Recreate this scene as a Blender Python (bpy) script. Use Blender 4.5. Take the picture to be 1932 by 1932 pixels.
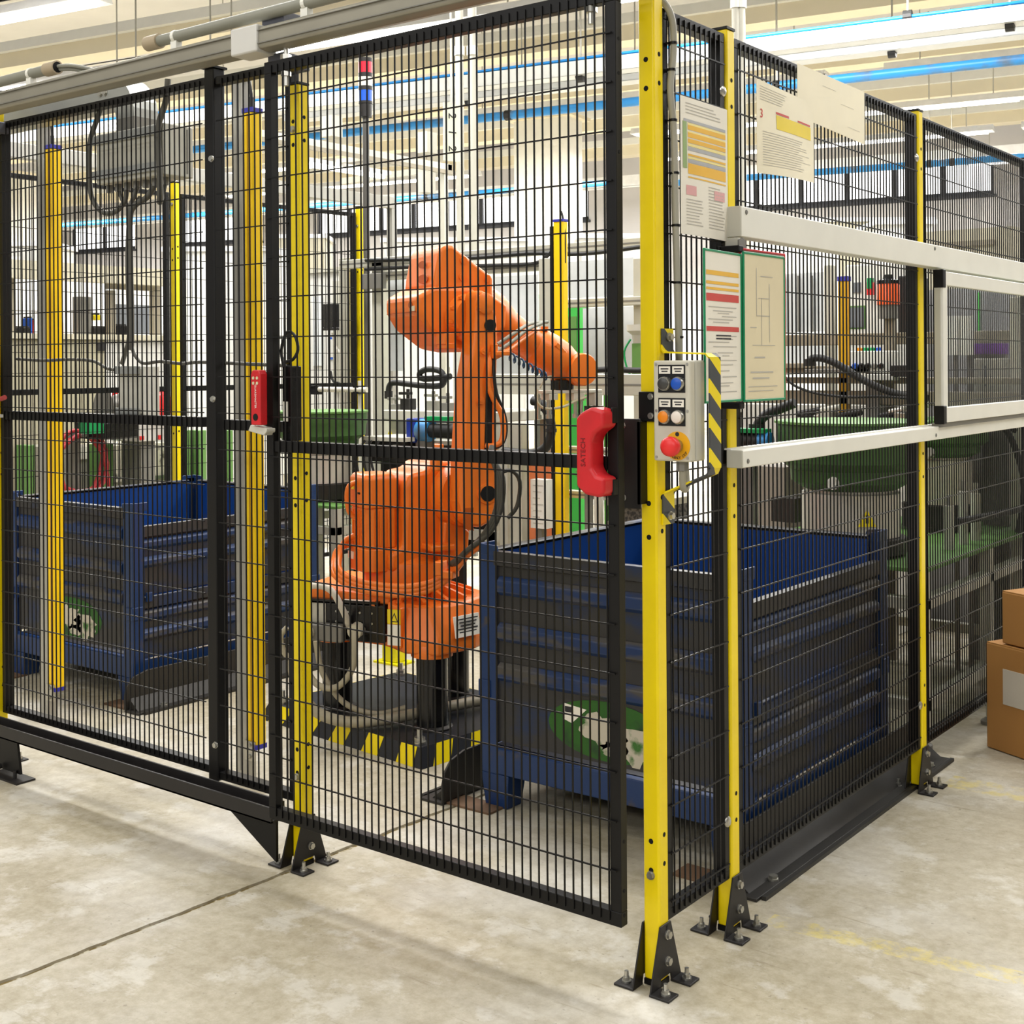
import bpy, bmesh, math, random
from mathutils import Vector, Matrix
random.seed(7)
for _o in list(bpy.data.objects): bpy.data.objects.remove(_o)
SC = bpy.context.scene
COL = SC.collection

# ------------------------------------------------------------------ camera
FPX, CX, CY = 2409.43, 966.0, 686.65
YAW, ROLL = math.radians(37.6178), math.radians(-0.3827)
CAM = Vector((1.3732, -2.2678, 1.291))
FW = Vector((-math.sin(YAW), math.cos(YAW), 0))
RT0 = Vector((math.cos(YAW), math.sin(YAW), 0)); UP0 = Vector((0, 0, 1))
RT = RT0*math.cos(ROLL) + UP0*math.sin(ROLL)
UP = -RT0*math.sin(ROLL) + UP0*math.cos(ROLL)
cd = bpy.data.cameras.new('camera'); cam = bpy.data.objects.new('camera', cd); COL.objects.link(cam)
cd.sensor_width = 36.0; cd.sensor_fit = 'HORIZONTAL'; cd.lens = 36.0*FPX/1932
cd.shift_x = (966-CX)/1932; cd.shift_y = -(966-CY)/1932
cd.clip_start = 0.05; cd.clip_end = 200
m = Matrix.Identity(4)
for i in range(3):
    m[i][0] = RT[i]; m[i][1] = UP[i]; m[i][2] = -FW[i]; m[i][3] = CAM[i]
cam.matrix_world = m
SC.camera = cam

# ------------------------------------------------------------------ world, lights, exposure
W = bpy.data.worlds.new('sky'); SC.world = W; W.use_nodes = True
W.node_tree.nodes['Background'].inputs[0].default_value = (1.0, 0.985, 0.96, 1)
W.node_tree.nodes['Background'].inputs[1].default_value = .42
vs = SC.view_settings
vs.view_transform = 'Standard'; vs.look = 'None'; vs.gamma = 1.0; vs.use_curve_mapping = False
vs.exposure = 0.04
SC.cycles.max_bounces = 6; SC.cycles.diffuse_bounces = 3; SC.cycles.glossy_bounces = 3; SC.cycles.transparent_max_bounces = 10
SC.cycles.adaptive_threshold = 0.025; SC.cycles.caustics_reflective = False; SC.cycles.caustics_refractive = False
# the hall is turned ten degrees against the cell: HP(a, b, z) is a point in hall axes, seen from below the lens
HA = math.radians(10)
E1 = Vector((math.cos(HA), math.sin(HA), 0)); E2 = Vector((-math.sin(HA), math.cos(HA), 0))
H0 = Vector((CAM.x, CAM.y, 0))
def HP(a, b, z): return H0 + E1*a + E2*b + Vector((0, 0, z))
def area(name, loc, sx, sy, power, col=(1, .985, .96)):
    l = bpy.data.lights.new(name, 'AREA'); l.shape = 'RECTANGLE'; l.size = sx; l.size_y = sy
    l.energy = power; l.color = col
    o = bpy.data.objects.new(name, l); COL.objects.link(o); o.location = loc; o.rotation_euler = (0, 0, HA)
    return o
LAMPS = [(-3.4, -1.7, 60), (1.8, -1.7, 50), (-5, -5.5, 250), (1.5, -5.5, 300), (-22, 19.4, 700), (-22, 14, 550), (-18, 9.2, 450), (-3.4, 4.6, 190), (-3.6, 1.0, 70), (2.2, 3.4, 90), (-6.5, 6.6, 260), (.5, 7.6, 260), (-11, 9.2, 420), (-4, 10.4, 420), (2.5, 11, 360), (-14, 14.4, 400), (-7, 14.4, 400), (0, 14.4, 400), (-15, 19.4, 520), (-8, 19.4, 520), (-1, 19.4, 520)]  # entries behind the lens and at far left are added fill, without fixtures
for k, (a_, b_, w_) in enumerate(LAMPS):
    area('row_and_fill_light', HP(a_, b_, 4.55), 5.0, 0.2, w_)

# ------------------------------------------------------------------ helpers: pixels measured on the photograph -> points of the place
def ray(x, y): return FW + RT*((x-CX)/FPX) - UP*((y-CY)/FPX)
def onX(x, y, X): d = ray(x, y); return CAM + d*((X-CAM.x)/d.x)
def onY(x, y, Y): d = ray(x, y); return CAM + d*((Y-CAM.y)/d.y)
def onZ(x, y, Z=0.0): d = ray(x, y); return CAM + d*((Z-CAM.z)/d.z)
def at(x, y, D): return CAM + ray(x, y)*D

def lin(c):
    return tuple(((v/255)/12.92 if v/255 <= .04045 else ((v/255+.055)/1.055)**2.4) for v in c)
MATS = {}
def mat(name, c, rough=.5, metal=0.0, var=.06, scale=8.0, bump=0.0, c2=None, c2f=.5, trans=0.0, emit=0.0, spec=None, stretch=None, alpha=None):
    if name in MATS: return MATS[name]
    m = bpy.data.materials.new(name); m.use_nodes = True; MATS[name] = m
    nt = m.node_tree; N = nt.nodes; L = nt.links
    bs = N['Principled BSDF']
    bs.inputs['Roughness'].default_value = rough; bs.inputs['Metallic'].default_value = metal
    if spec is not None: bs.inputs['Specular IOR Level'].default_value = spec
    if trans: bs.inputs['Transmission Weight'].default_value = trans
    if alpha is not None: bs.inputs['Alpha'].default_value = alpha
    tc = N.new('ShaderNodeTexCoord'); src = tc.outputs['Object']
    if stretch:
        mp = N.new('ShaderNodeMapping'); mp.inputs['Scale'].default_value = stretch
        L.new(src, mp.inputs[0]); src = mp.outputs[0]
    no = N.new('ShaderNodeTexNoise'); no.inputs['Scale'].default_value = scale; no.inputs['Detail'].default_value = 6
    L.new(src, no.inputs['Vector'])
    a = lin(c)
    if c2 is None:
        lo = tuple(v*(1-var) for v in a); hi = tuple(min(1, v*(1+var)) for v in a)
        p0, p1 = .3, .7
    else:
        lo = a; hi = lin(c2); p0, p1 = c2f-.06, c2f+.06
    cr = N.new('ShaderNodeValToRGB')
    cr.color_ramp.elements[0].color = (*lo, 1); cr.color_ramp.elements[1].color = (*hi, 1)
    cr.color_ramp.elements[0].position = p0; cr.color_ramp.elements[1].position = p1
    L.new(no.outputs['Fac'], cr.inputs[0]); L.new(cr.outputs[0], bs.inputs['Base Color'])
    if emit:
        bs.inputs['Emission Color'].default_value = (*a, 1); bs.inputs['Emission Strength'].default_value = emit
    if bump:
        bp = N.new('ShaderNodeBump'); bp.inputs['Strength'].default_value = bump; bp.inputs['Distance'].default_value = .01
        L.new(no.outputs['Fac'], bp.inputs['Height']); L.new(bp.outputs[0], bs.inputs['Normal'])
    return m
def stripes(name, c1, c2, scale, direction, rough=.45):
    m = bpy.data.materials.new(name); m.use_nodes = True; MATS[name] = m
    nt = m.node_tree; N = nt.nodes; L = nt.links; bs = N['Principled BSDF']; bs.inputs['Roughness'].default_value = rough
    tc = N.new('ShaderNodeTexCoord')
    dt = N.new('ShaderNodeVectorMath'); dt.operation = 'DOT_PRODUCT'; dt.inputs[1].default_value = direction
    L.new(tc.outputs['Object'], dt.inputs[0])
    mu = N.new('ShaderNodeMath'); mu.operation = 'MULTIPLY'; mu.inputs[1].default_value = scale; L.new(dt.outputs['Value'], mu.inputs[0])
    fr = N.new('ShaderNodeMath'); fr.operation = 'FRACT'; L.new(mu.outputs[0], fr.inputs[0])
    gt = N.new('ShaderNodeMath'); gt.operation = 'GREATER_THAN'; gt.inputs[1].default_value = .42; L.new(fr.outputs[0], gt.inputs[0])
    mx = N.new('ShaderNodeMix'); mx.data_type = 'RGBA'
    mx.inputs[6].default_value = (*lin(c1), 1); mx.inputs[7].default_value = (*lin(c2), 1)
    L.new(gt.outputs[0], mx.inputs[0]); L.new(mx.outputs[2], bs.inputs['Base Color'])
    return m

SPLIT = {'gland','handle_mount','screw','bolt','screw_hole','stile_hole','post_bolt','flange_bolt','anchor_bolt','lid_screw','legend_print','holder_arm','roller_bolt','cable_tie','groove','bracket','carrier_bracket','cable','black_cable','rubber_foot','hose_clip','print_line','connector_shell','cover_screw','heavy_connector','rib','drum_bolt','lug','access_hole','hose_bracket','label_print','indicator','torn_label','worn_edge','gate_edge','hinge','tail','red_marker','cable_loop','air_line','floor_cable','clip'}
class MB:
    def __init__(s): s.v = []; s.f = []
    def add(s, vs, fs):
        n = len(s.v); s.v += [Vector(p) for p in vs]; s.f += [tuple(i+n for i in q) for q in fs]; return s
    def box(s, x0, x1, y0, y1, z0, z1):
        x0, x1 = sorted((x0, x1)); y0, y1 = sorted((y0, y1)); z0, z1 = sorted((z0, z1))
        return s.add([(x0,y0,z0),(x1,y0,z0),(x1,y1,z0),(x0,y1,z0),(x0,y0,z1),(x1,y0,z1),(x1,y1,z1),(x0,y1,z1)],
                     [(0,3,2,1),(4,5,6,7),(0,1,5,4),(1,2,6,5),(2,3,7,6),(3,0,4,7)])
    def obox(s, c, ax, ay, az):   # centre and three half axes
        c, ax, ay, az = Vector(c), Vector(ax), Vector(ay), Vector(az)
        p = [c+ax*i+ay*j+az*k for k in (-1,1) for j in (-1,1) for i in (-1,1)]
        return s.add(p, [(0,2,3,1),(4,5,7,6),(0,1,5,4),(1,3,7,5),(3,2,6,7),(2,0,4,6)])
    def bar(s, p0, p1, w, h, up=(0,0,1)):   # square bar between two points
        p0, p1 = Vector(p0), Vector(p1); d = p1-p0
        sd = d.cross(Vector(up))
        if sd.length < 1e-6: sd = d.cross(Vector((1,0,0)))
        sd.normalize(); u = sd.cross(d).normalized()
        return s.obox((p0+p1)/2, d/2, sd*w/2, u*h/2)
    def cyl(s, p0, p1, r, n=16, r2=None, cap=True):
        p0, p1 = Vector(p0), Vector(p1); d = (p1-p0).normalized(); r2 = r if r2 is None else r2
        a = d.orthogonal().normalized(); b = d.cross(a)
        vs = []
        for p, q in ((p0, r), (p1, r2)):
            for i in range(n):
                t = 2*math.pi*i/n; vs.append(p + a*math.cos(t)*q + b*math.sin(t)*q)
        fs = [(i, (i+1) % n, n+(i+1) % n, n+i) for i in range(n)]
        if cap: fs += [tuple(reversed(range(n))), tuple(range(n, 2*n))]
        return s.add(vs, fs)
    def tube(s, path, r, n=8, smooth=4, cap=True):
        P = [Vector(p) for p in path]
        if smooth > 1 and len(P) > 2:
            Q = []
            for i in range(len(P)-1):
                a, b, c, d = P[max(i-1,0)], P[i], P[i+1], P[min(i+2,len(P)-1)]
                for k in range(smooth):
                    t = k/smooth
                    Q.append(.5*((2*b)+(c-a)*t+(2*a-5*b+4*c-d)*t*t+(3*b-a-3*c+d)*t**3))
            Q.append(P[-1]); P = Q
        vs = []; prev = None
        for i, p in enumerate(P):
            d = (P[min(i+1,len(P)-1)]-P[max(i-1,0)])
            d = d.normalized() if d.length > 1e-9 else Vector((0,0,1))
            a = d.orthogonal().normalized() if prev is None else (prev - d*prev.dot(d)).normalized()
            prev = a; b = d.cross(a)
            rr = r[min(int(i/(len(P)-1)*(len(r)-1)+.5), len(r)-1)] if isinstance(r, (list, tuple)) else r
            for k in range(n):
                t = 2*math.pi*k/n; vs.append(p + a*math.cos(t)*rr + b*math.sin(t)*rr)
        fs = []
        for i in range(len(P)-1):
            for k in range(n):
                fs.append((i*n+k, i*n+(k+1) % n, (i+1)*n+(k+1) % n, (i+1)*n+k))
        if cap: fs += [tuple(reversed(range(n))), tuple(range((len(P)-1)*n, len(P)*n))]
        return s.add(vs, fs)
    def prism(s, poly, o, ax, ay, n0, n1):   # polygon in axes (ax, ay) at origin o, swept along ax x ay from n0 to n1
        o, ax, ay = Vector(o), Vector(ax), Vector(ay); nz = ax.cross(ay)
        k = len(poly)
        vs = [o+ax*p[0]+ay*p[1]+nz*n0 for p in poly]+[o+ax*p[0]+ay*p[1]+nz*n1 for p in poly]
        fs = [tuple(reversed(range(k))), tuple(range(k, 2*k))]+[(i, (i+1) % k, k+(i+1) % k, k+i) for i in range(k)]
        return s.add(vs, fs)
    def loft(s, rings, cap=True):
        k = len(rings[0]); vs = [p for r in rings for p in r]; fs = []
        for i in range(len(rings)-1):
            for j in range(k): fs.append((i*k+j, i*k+(j+1) % k, (i+1)*k+(j+1) % k, (i+1)*k+j))
        if cap: fs += [tuple(reversed(range(k))), tuple(range((len(rings)-1)*k, len(rings)*k))]
        return s.add(vs, fs)
    def lathe(s, prof, o, n=24, axis=(0,0,1)):
        d = Vector(axis).normalized(); a = d.orthogonal().normalized(); b = d.cross(a); o = Vector(o)
        return s.loft([[o+d*z+a*math.cos(2*math.pi*i/n)*r+b*math.sin(2*math.pi*i/n)*r for i in range(n)] for r, z in prof])
    def hexbolt(s, p, d, r=.008, h=.006):
        p, d = Vector(p), Vector(d).normalized()
        s.cyl(p, p+d*h*.35, r*1.15, 14); return s.cyl(p+d*h*.35, p+d*h, r*.95, 6)
    def pieces(s):
        n = len(s.v); par = list(range(n))
        def find(i):
            while par[i] != i: par[i] = par[par[i]]; i = par[i]
            return i
        for f in s.f:
            for i in f[1:]: par[find(i)] = find(f[0])
        grp = {}
        for i in range(n): grp.setdefault(find(i), []).append(i)
        comps = []
        for g in grp.values():
            lo = [min(s.v[i][k] for i in g)-.001 for k in range(3)]; hi = [max(s.v[i][k] for i in g)+.001 for k in range(3)]
            ids = set(g); merged = [c for c in comps if all(c[0][k] <= hi[k] and lo[k] <= c[1][k] for k in range(3))]
            for c in merged:
                comps.remove(c); lo = [min(lo[k], c[0][k]) for k in range(3)]; hi = [max(hi[k], c[1][k]) for k in range(3)]; ids |= c[2]
            comps.append((lo, hi, ids))
        return [c[2] for c in comps]
    def build(s, name, material, parent=None, bevel=0.0, smooth=None, seg=2, **kw):
        if parent is not None and name in SPLIT:
            ps = s.pieces()
            if 1 < len(ps) <= 40:
                out = None
                for ids in ps:
                    q = MB(); mp = {}
                    for i in sorted(ids): mp[i] = len(q.v); q.v.append(s.v[i])
                    q.f = [tuple(mp[i] for i in f) for f in s.f if f[0] in ids]
                    out = q._build(name, material, parent, bevel, smooth, seg, **kw)
                return out
        return s._build(name, material, parent, bevel, smooth, seg, **kw)
    def _build(s, name, material, parent=None, bevel=0.0, smooth=None, seg=2, **kw):
        me = bpy.data.meshes.new(name)
        org = Vector(parent['_org']) if parent is not None and '_org' in parent else Vector((0,0,0))
        if kw.get('local'): org = Vector((0,0,0))
        me.from_pydata([tuple(p-org) for p in s.v], [], s.f); me.validate()
        bm = bmesh.new(); bm.from_mesh(me); bmesh.ops.recalc_face_normals(bm, faces=bm.faces); bm.to_mesh(me); bm.free()
        o = bpy.data.objects.new(name, me); COL.objects.link(o)
        if material: me.materials.append(material)
        if smooth:
            me.polygons.foreach_set('use_smooth', [True]*len(me.polygons)); me.set_sharp_from_angle(angle=math.radians(smooth))
        if bevel:
            b = o.modifiers.new('bevel', 'BEVEL'); b.width = bevel; b.segments = seg; b.limit_method = 'ANGLE'; b.angle_limit = math.radians(18 if bevel > .003 else 35)
            if not smooth: me.polygons.foreach_set('use_smooth', [True]*len(me.polygons)); me.set_sharp_from_angle(angle=math.radians(14))
            wn = o.modifiers.new('wn', 'WEIGHTED_NORMAL'); wn.keep_sharp = True
        if parent is not None:
            o.parent = parent; o['_org'] = tuple(org) if not kw.get('local') else (0,0,0)
        return o
def tag(o, label, cat, group=None, kind=None):
    if label: o['label'] = label
    if cat: o['category'] = cat
    if group: o['group'] = group
    if kind: o['kind'] = kind
    return o
def thing(name, label, cat, loc=(0,0,0), rotz=0.0, group=None):
    o = bpy.data.objects.new(name, None); COL.objects.link(o); o.empty_display_size = .05
    o.location = loc; o.rotation_euler = (0,0,rotz); o['_org'] = tuple(loc)
    return tag(o, label, cat, group)
def struct(o): o['kind'] = 'structure'; return o
def dup(root, loc, label=None, rotz=None):
    r = root.copy(); COL.objects.link(r); r.location = loc
    if rotz is not None: r.rotation_euler = (0,0,rotz)
    if label: r['label'] = label
    def rec(src, dst):
        for ch in src.children:
            c = ch.copy(); COL.objects.link(c); c.parent = dst; rec(ch, c)
    rec(root, r); return r
def text(name, body, size, o, ax, ay, material, parent=None, depth=.0004, align='CENTER'):
    cu = bpy.data.curves.new(name, 'FONT'); cu.body = body; cu.size = size; cu.align_x = align; cu.align_y = 'CENTER'; cu.extrude = depth; cu.resolution_u = 2
    t = bpy.data.objects.new(name, cu); COL.objects.link(t)
    bpy.context.view_layer.update()
    me = bpy.data.meshes.new_from_object(t.evaluated_get(bpy.context.evaluated_depsgraph_get()))
    bpy.data.objects.remove(t); bpy.data.curves.remove(cu)
    ax, ay = Vector(ax).normalized(), Vector(ay).normalized(); nz = ax.cross(ay); o = Vector(o)
    org = Vector(parent['_org']) if parent is not None and '_org' in parent else Vector((0,0,0))
    for v in me.vertices: v.co = o + ax*v.co.x + ay*v.co.y + nz*v.co.z - org
    ob = bpy.data.objects.new(name, me); COL.objects.link(ob); me.materials.clear(); me.materials.append(material)
    if parent is not None: ob.parent = parent; ob['_org'] = tuple(org)
    return ob

# ------------------------------------------------------------------ materials
YEL = mat('yellow_powder_coat', (252,222,0), .38, var=.05, scale=14)
BLK = mat('black_powder_coat', (11,10,10), .45, var=.12, scale=30, spec=.3)
BLKF = mat('black_foot_steel', (26,23,22), .5, var=.2, scale=24)
HOLE = mat('drilled_hole', (6,6,6), .9)
ZINC = mat('zinc_bolt', (190,188,180), .3, .9, var=.1)
ALU = mat('anodised_aluminium', (176,174,166), .38, .55, var=.05, stretch=(1,1,.1))
RAILG = mat('grey_track_rail', (150,146,132), .45, .35, var=.06)
CREAM = mat('cream_aluminium', (238,237,228), .42, .0, var=.03)
GREYBOX = mat('pale_grey_plastic', (196,194,182), .5, var=.04)
GREYD = mat('mid_grey_metal', (128,126,120), .5, .3, var=.08)
ORG = mat('robot_orange_paint', (240,124,38), .36, var=.07, scale=9)
ORGD = mat('orange_sheet', (186,88,22), .5, var=.08)
BLU = mat('worn_blue_paint', (46,45,46), .45, c2=(18,40,76), c2f=.58, scale=4, stretch=(1,1,2.2))
BLUF = mat('blue_frame_paint', (14,48,96), .42, c2=(70,62,56), c2f=.68, scale=16)
BLK2 = mat('black_lacquer', (14,13,14), .22, var=.2)
RUB = mat('black_rubber_hose', (22,22,22), .55)
GRN = mat('green_machine_paint', (96,140,70), .5, var=.07)
GRND = mat('green_bowl_coating', (62,100,46), .55, var=.12)
GRNB = mat('bright_green_panel', (70,190,80), .5)
BEI = mat('beige_machine_paint', (192,186,164), .5, var=.05)
WHT = mat('white_paint', (236,235,228), .5, var=.02)
LGRY = mat('light_grey_cabinet', (206,205,200), .5, var=.03)
RED = mat('red_plastic', (200,26,34), .4, var=.1, scale=20)
REDB = mat('red_button', (226,44,44), .35)
BLUB = mat('blue_plastic', (18,84,190), .35)
AMB = mat('amber_plastic', (240,140,20), .35)
PAPER = mat('printed_paper', (240,235,222), .6, var=.02)
INK = mat('ink', (40,40,44), .7)
INKL = mat('faint_ink', (186,182,174), .7)
CARD = mat('corrugated_cardboard', (176,126,66), .75, var=.06, scale=4, bump=.05)
GUIDE = mat('dark_steel_guide', (48,46,43), .5, .3, var=.2, scale=10)
HAZ = stripes('yellow_black_hazard', (246,222,0), (66,70,74), 15.0, (0, .72, .95))
def glass():
    m = bpy.data.materials.new('clear_pane'); m.use_nodes = True; nt = m.node_tree; N = nt.nodes; N.remove(N['Principled BSDF'])
    t = N.new('ShaderNodeBsdfTransparent'); t.inputs[0].default_value = (.96,.975,.975,1); g = N.new('ShaderNodeBsdfGlossy'); g.inputs[1].default_value = .03
    x = N.new('ShaderNodeMixShader'); x.inputs[0].default_value = .10
    nt.links.new(t.outputs[0], x.inputs[1]); nt.links.new(g.outputs[0], x.inputs[2]); nt.links.new(x.outputs[0], N['Material Output'].inputs[0]); return m
GLASS = glass()
BLUEP = mat('blue_air_pipe', (46,138,206), .4, c2=(92,104,116), c2f=.6, scale=3)
# ================================================================== THE HALL
def floor_material():
    m = bpy.data.materials.new('sealed_concrete'); m.use_nodes = True; nt = m.node_tree; N = nt.nodes; L = nt.links
    bs = N['Principled BSDF']; tc = N.new('ShaderNodeTexCoord')
    def noise(sc, det=6, st=None, rough=.55):
        n = N.new('ShaderNodeTexNoise'); n.inputs['Scale'].default_value = sc; n.inputs['Detail'].default_value = det; n.inputs['Roughness'].default_value = rough
        if st:
            mp = N.new('ShaderNodeMapping'); mp.inputs['Scale'].default_value = st; mp.inputs['Rotation'].default_value = (0,0,.5)
            L.new(tc.outputs['Object'], mp.inputs[0]); L.new(mp.outputs[0], n.inputs['Vector'])
        else: L.new(tc.outputs['Object'], n.inputs['Vector'])
        return n.outputs['Fac']
    def ramp(src, p0, c0, p1, c1):
        r = N.new('ShaderNodeValToRGB'); r.color_ramp.elements[0].position = p0; r.color_ramp.elements[1].position = p1
        r.color_ramp.elements[0].color = (*c0, 1); r.color_ramp.elements[1].color = (*c1, 1); L.new(src, r.inputs[0]); return r.outputs[0]
    def mix(f, a, b):
        x = N.new('ShaderNodeMix'); x.data_type = 'RGBA'
        if isinstance(f, float): x.inputs[0].default_value = f
        else: L.new(f, x.inputs[0])
        L.new(a, x.inputs[6]) if not isinstance(a, tuple) else setattr(x.inputs[6], 'default_value', (*a, 1))
        L.new(b, x.inputs[7]) if not isinstance(b, tuple) else setattr(x.inputs[7], 'default_value', (*b, 1))
        return x.outputs[2]
    base = ramp(noise(.9), .32, lin((158,147,118)), .68, lin((190,183,164)))
    pale = ramp(noise(1.7, 9), .5, (0,0,0), .64, (1,1,1))
    c = mix(pale, base, lin((202,198,188)))
    stain = ramp(noise(.55, 4, (1, .5, 1)), .52, (0,0,0), .72, (.6,.6,.6))
    c = mix(stain, c, lin((136,125,98)))
    fine = ramp(noise(26, 10, None, .75), .38, lin((140,128,102)), .62, lin((206,200,184)))
    c = mix(.34, c, fine)
    bl = ramp(noise(5.5, 10, None, .7), .53, (0,0,0), .60, (.5,.5,.5))
    c = mix(bl, c, lin((210,207,198)))
    scr = ramp(noise(16, 9, (.18, 2.6, 1), .72), .60, (0,0,0), .66, (.55,.55,.55))
    c = mix(scr, c, lin((140,128,104)))
    spk = ramp(noise(60, 4), .66, (0,0,0), .72, (.55,.55,.55))
    c = mix(spk, c, lin((120,110,92)))
    # worn yellow walkway line in front of the right-hand fence, along x
    sx = N.new('ShaderNodeSeparateXYZ'); L.new(tc.outputs['Object'], sx.inputs[0])
    def math_(op, a, b=None):
        k = N.new('ShaderNodeMath'); k.operation = op
        for i, v in enumerate((a, b)):
            if v is None: continue
            if isinstance(v, (int, float)): k.inputs[i].default_value = v
            else: L.new(v, k.inputs[i])
        return k.outputs[0]
    wear = ramp(noise(17, 10, None, .7), .46, (0,0,0), .58, (1,1,1))
    def line(y0, slope, w, x0):
        yy = math_('SUBTRACT', sx.outputs['Y'], math_('MULTIPLY', sx.outputs['X'], slope))
        inside = math_('LESS_THAN', math_('ABSOLUTE', math_('SUBTRACT', yy, y0)), w)
        return math_('MULTIPLY', inside, math_('GREATER_THAN', sx.outputs['X'], x0))
    ln = math_('MAXIMUM', line(.43, .10, .035, .03), line(1.66, .0, .06, .03))
    c = mix(math_('MULTIPLY', math_('MULTIPLY', ln, wear), .5), c, lin((214,196,92)))
    L.new(c, bs.inputs['Base Color'])
    rr = ramp(noise(2.2, 5), .3, (.34,)*3, .7, (.6,)*3); L.new(rr, bs.inputs['Roughness'])
    bp = N.new('ShaderNodeBump'); bp.inputs['Strength'].default_value = .12; bp.inputs['Distance'].default_value = .004
    L.new(noise(90, 5), bp.inputs['Height']); L.new(bp.outputs[0], bs.inputs['Normal'])
    return m
FLO = floor_material()
DIRT = mat('joint_filler', (128,110,66), .9, c2=(206,198,176), c2f=.56, scale=55, bump=.4)
b = MB(); b.box(-40, 24, -14, 44, -.2, -.006); fl = struct(b.build('floor', DIRT))
fl['label'] = 'pale sealed concrete factory floor with one open joint'
def jx(y): return -1.062 + .052*(y-.2)
for side in (0, 1):
    b = MB(); ys = [-14, -3] + [-3 + i*.04 for i in range(1, 200)] + [5, 44]
    js = [jx(y) + random.uniform(-.0045,.0035) + (-1 if side == 0 else 1)*.0085 for y in ys]
    for i in range(len(ys)-1):
        x0a, x0b = (-40, -40) if side == 0 else (js[i], js[i+1])
        x1a, x1b = (js[i], js[i+1]) if side == 0 else (24, 24)
        b.add([(x0a,ys[i],0),(x1a,ys[i],0),(x1b,ys[i+1],0),(x0b,ys[i+1],0)], [(0,1,2,3)])
        xe = (x1a, x1b) if side == 0 else (x0a, x0b)
        b.add([(xe[0],ys[i],0),(xe[0],ys[i],-.006),(xe[1],ys[i+1],-.006),(xe[1],ys[i+1],0)], [(0,1,2,3)])
    s = b.build('slab', FLO); s.parent = fl

WALLM = mat('pale_plaster_wall', (206,204,206), .7, var=.03, scale=2)
CEILM = mat('grey_ceiling_panel', (222,220,216), .8, var=.05, scale=1.5)
BEAMM = mat('cream_concrete_beam', (232,222,196), .7, var=.03, scale=2)
FRM = mat('dark_window_frame', (52,54,62), .5)
BW = 24.0
def hbox(mb, a0, a1, b0, b1, z0, z1):
    c = HP((a0+a1)/2, (b0+b1)/2, (z0+z1)/2)
    return mb.obox(c, E1*abs(a1-a0)/2, E2*abs(b1-b0)/2, Vector((0,0,abs(z1-z0)/2)))
SILL, WTOP = 4.24, 4.98
b = MB(); hbox(b, -34, 16, BW, BW+.3, 0, SILL); hbox(b, -34, 16, BW, BW+.3, WTOP, 6.6)
a = -34.0; GAPS = [(-12.55, -11.3), (-6.6, -5.9), (-1.55, -.2)]
for g0, g1 in [(-27.6, -25.4), (-23.2, -21.7), (-19.2, -17.6), (-10.75, -8.1), (-2.9, -1.9)]: hbox(b, g0, g1, BW, BW+.3, SILL, WTOP)
struct(b.build('wall_back', WALLM))
b = MB(); hbox(b, -34.3, -34, -6, BW, 0, 6.6); struct(b.build('wall_left', WALLM))
b = MB(); hbox(b, 16, 16.3, -6, BW, 0, 6.6); struct(b.build('wall_right', WALLM))
# the window band: each bay is a window with its own frame, mullions and pane
PANE = mat('daylit_window_pane', (255,255,255), .2, emit=2.2)
PANE.cycles.emission_sampling = 'NONE'
wi = 1
for g0, g1 in [(-34, -27.6), (-25.4, -23.2), (-21.7, -19.2), (-17.6, -10.75), (-8.1, -2.9), (-1.9, 16)]:
    w = MB(); hbox(w, g0, g1, BW+.06, BW+.14, SILL, SILL+.08); hbox(w, g0, g1, BW+.06, BW+.14, WTOP-.05, WTOP)
    hbox(w, g0-.04, g1+.04, BW-.08, BW+.02, SILL-.05, SILL)
    n = max(1, round((g1-g0)/.88)); st = (g1-g0)/n
    root = struct(w.build('window_%d' % wi, FRM)); wi += 1
    for i in range(n+1):
        q = MB(); hbox(q, g0+i*st-.045, g0+i*st+.045, BW+.05, BW+.15, SILL+.05, WTOP-.02)
        o = q.build('mullion', FRM); o.parent = root
    for i in range(n):
        q = MB(); hbox(q, g0+i*st+.03, g0+(i+1)*st-.03, BW+.11, BW+.125, SILL+.05, WTOP-.03)
        o = q.build('pane', PANE); o.parent = root
# ceiling: flat panels above the far bays, open roof lights in the near bays between the beams
CZ = 6.2
BP = [3.8+2.55*k for k in range(-2, 8)]     # beam positions
b = MB(); hbox(b, -34, 16, 13.2, BW+.3, CZ, CZ+.2)
for k, bb in enumerate(BP[:-4]):
    hbox(b, -34, 16, bb-.55, bb+.55, CZ, CZ+.2)
hbox(b, -34, 16, 11.2, 13.2, CZ, CZ+.2)
hbox(b, 3, 16, -2, 12, CZ, CZ+.2); hbox(b, -34, -20, -2, 12, CZ, CZ+.2)
ce = struct(b.build('ceiling', CEILM)); ce['label'] = 'pale panelled ceiling with open roof lights in the near bays'
for bb in BP:
    b = MB(); hbox(b, -34, 16, bb-.16, bb+.16, 5.06, 5.24)
    o = b.build('beam', BEAMM); o.parent = ce
    b = MB(); hbox(b, -34, 16, bb-.24, bb+.24, 5.24, 5.36); o = b.build('beam_flange', WHT); o.parent = ce
for bb in [12.0+.0*0, 15.2, 17.8, 20.4, 22.8]:
    for aa in (-20, -14.5, -9, -3.5, 2):
        b = MB(); hbox(b, aa-2.2, aa+2.2, bb-.012, bb+.012, CZ-.012, CZ)
        o = b.build('panel_joint', FRM); o.parent = ce
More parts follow.
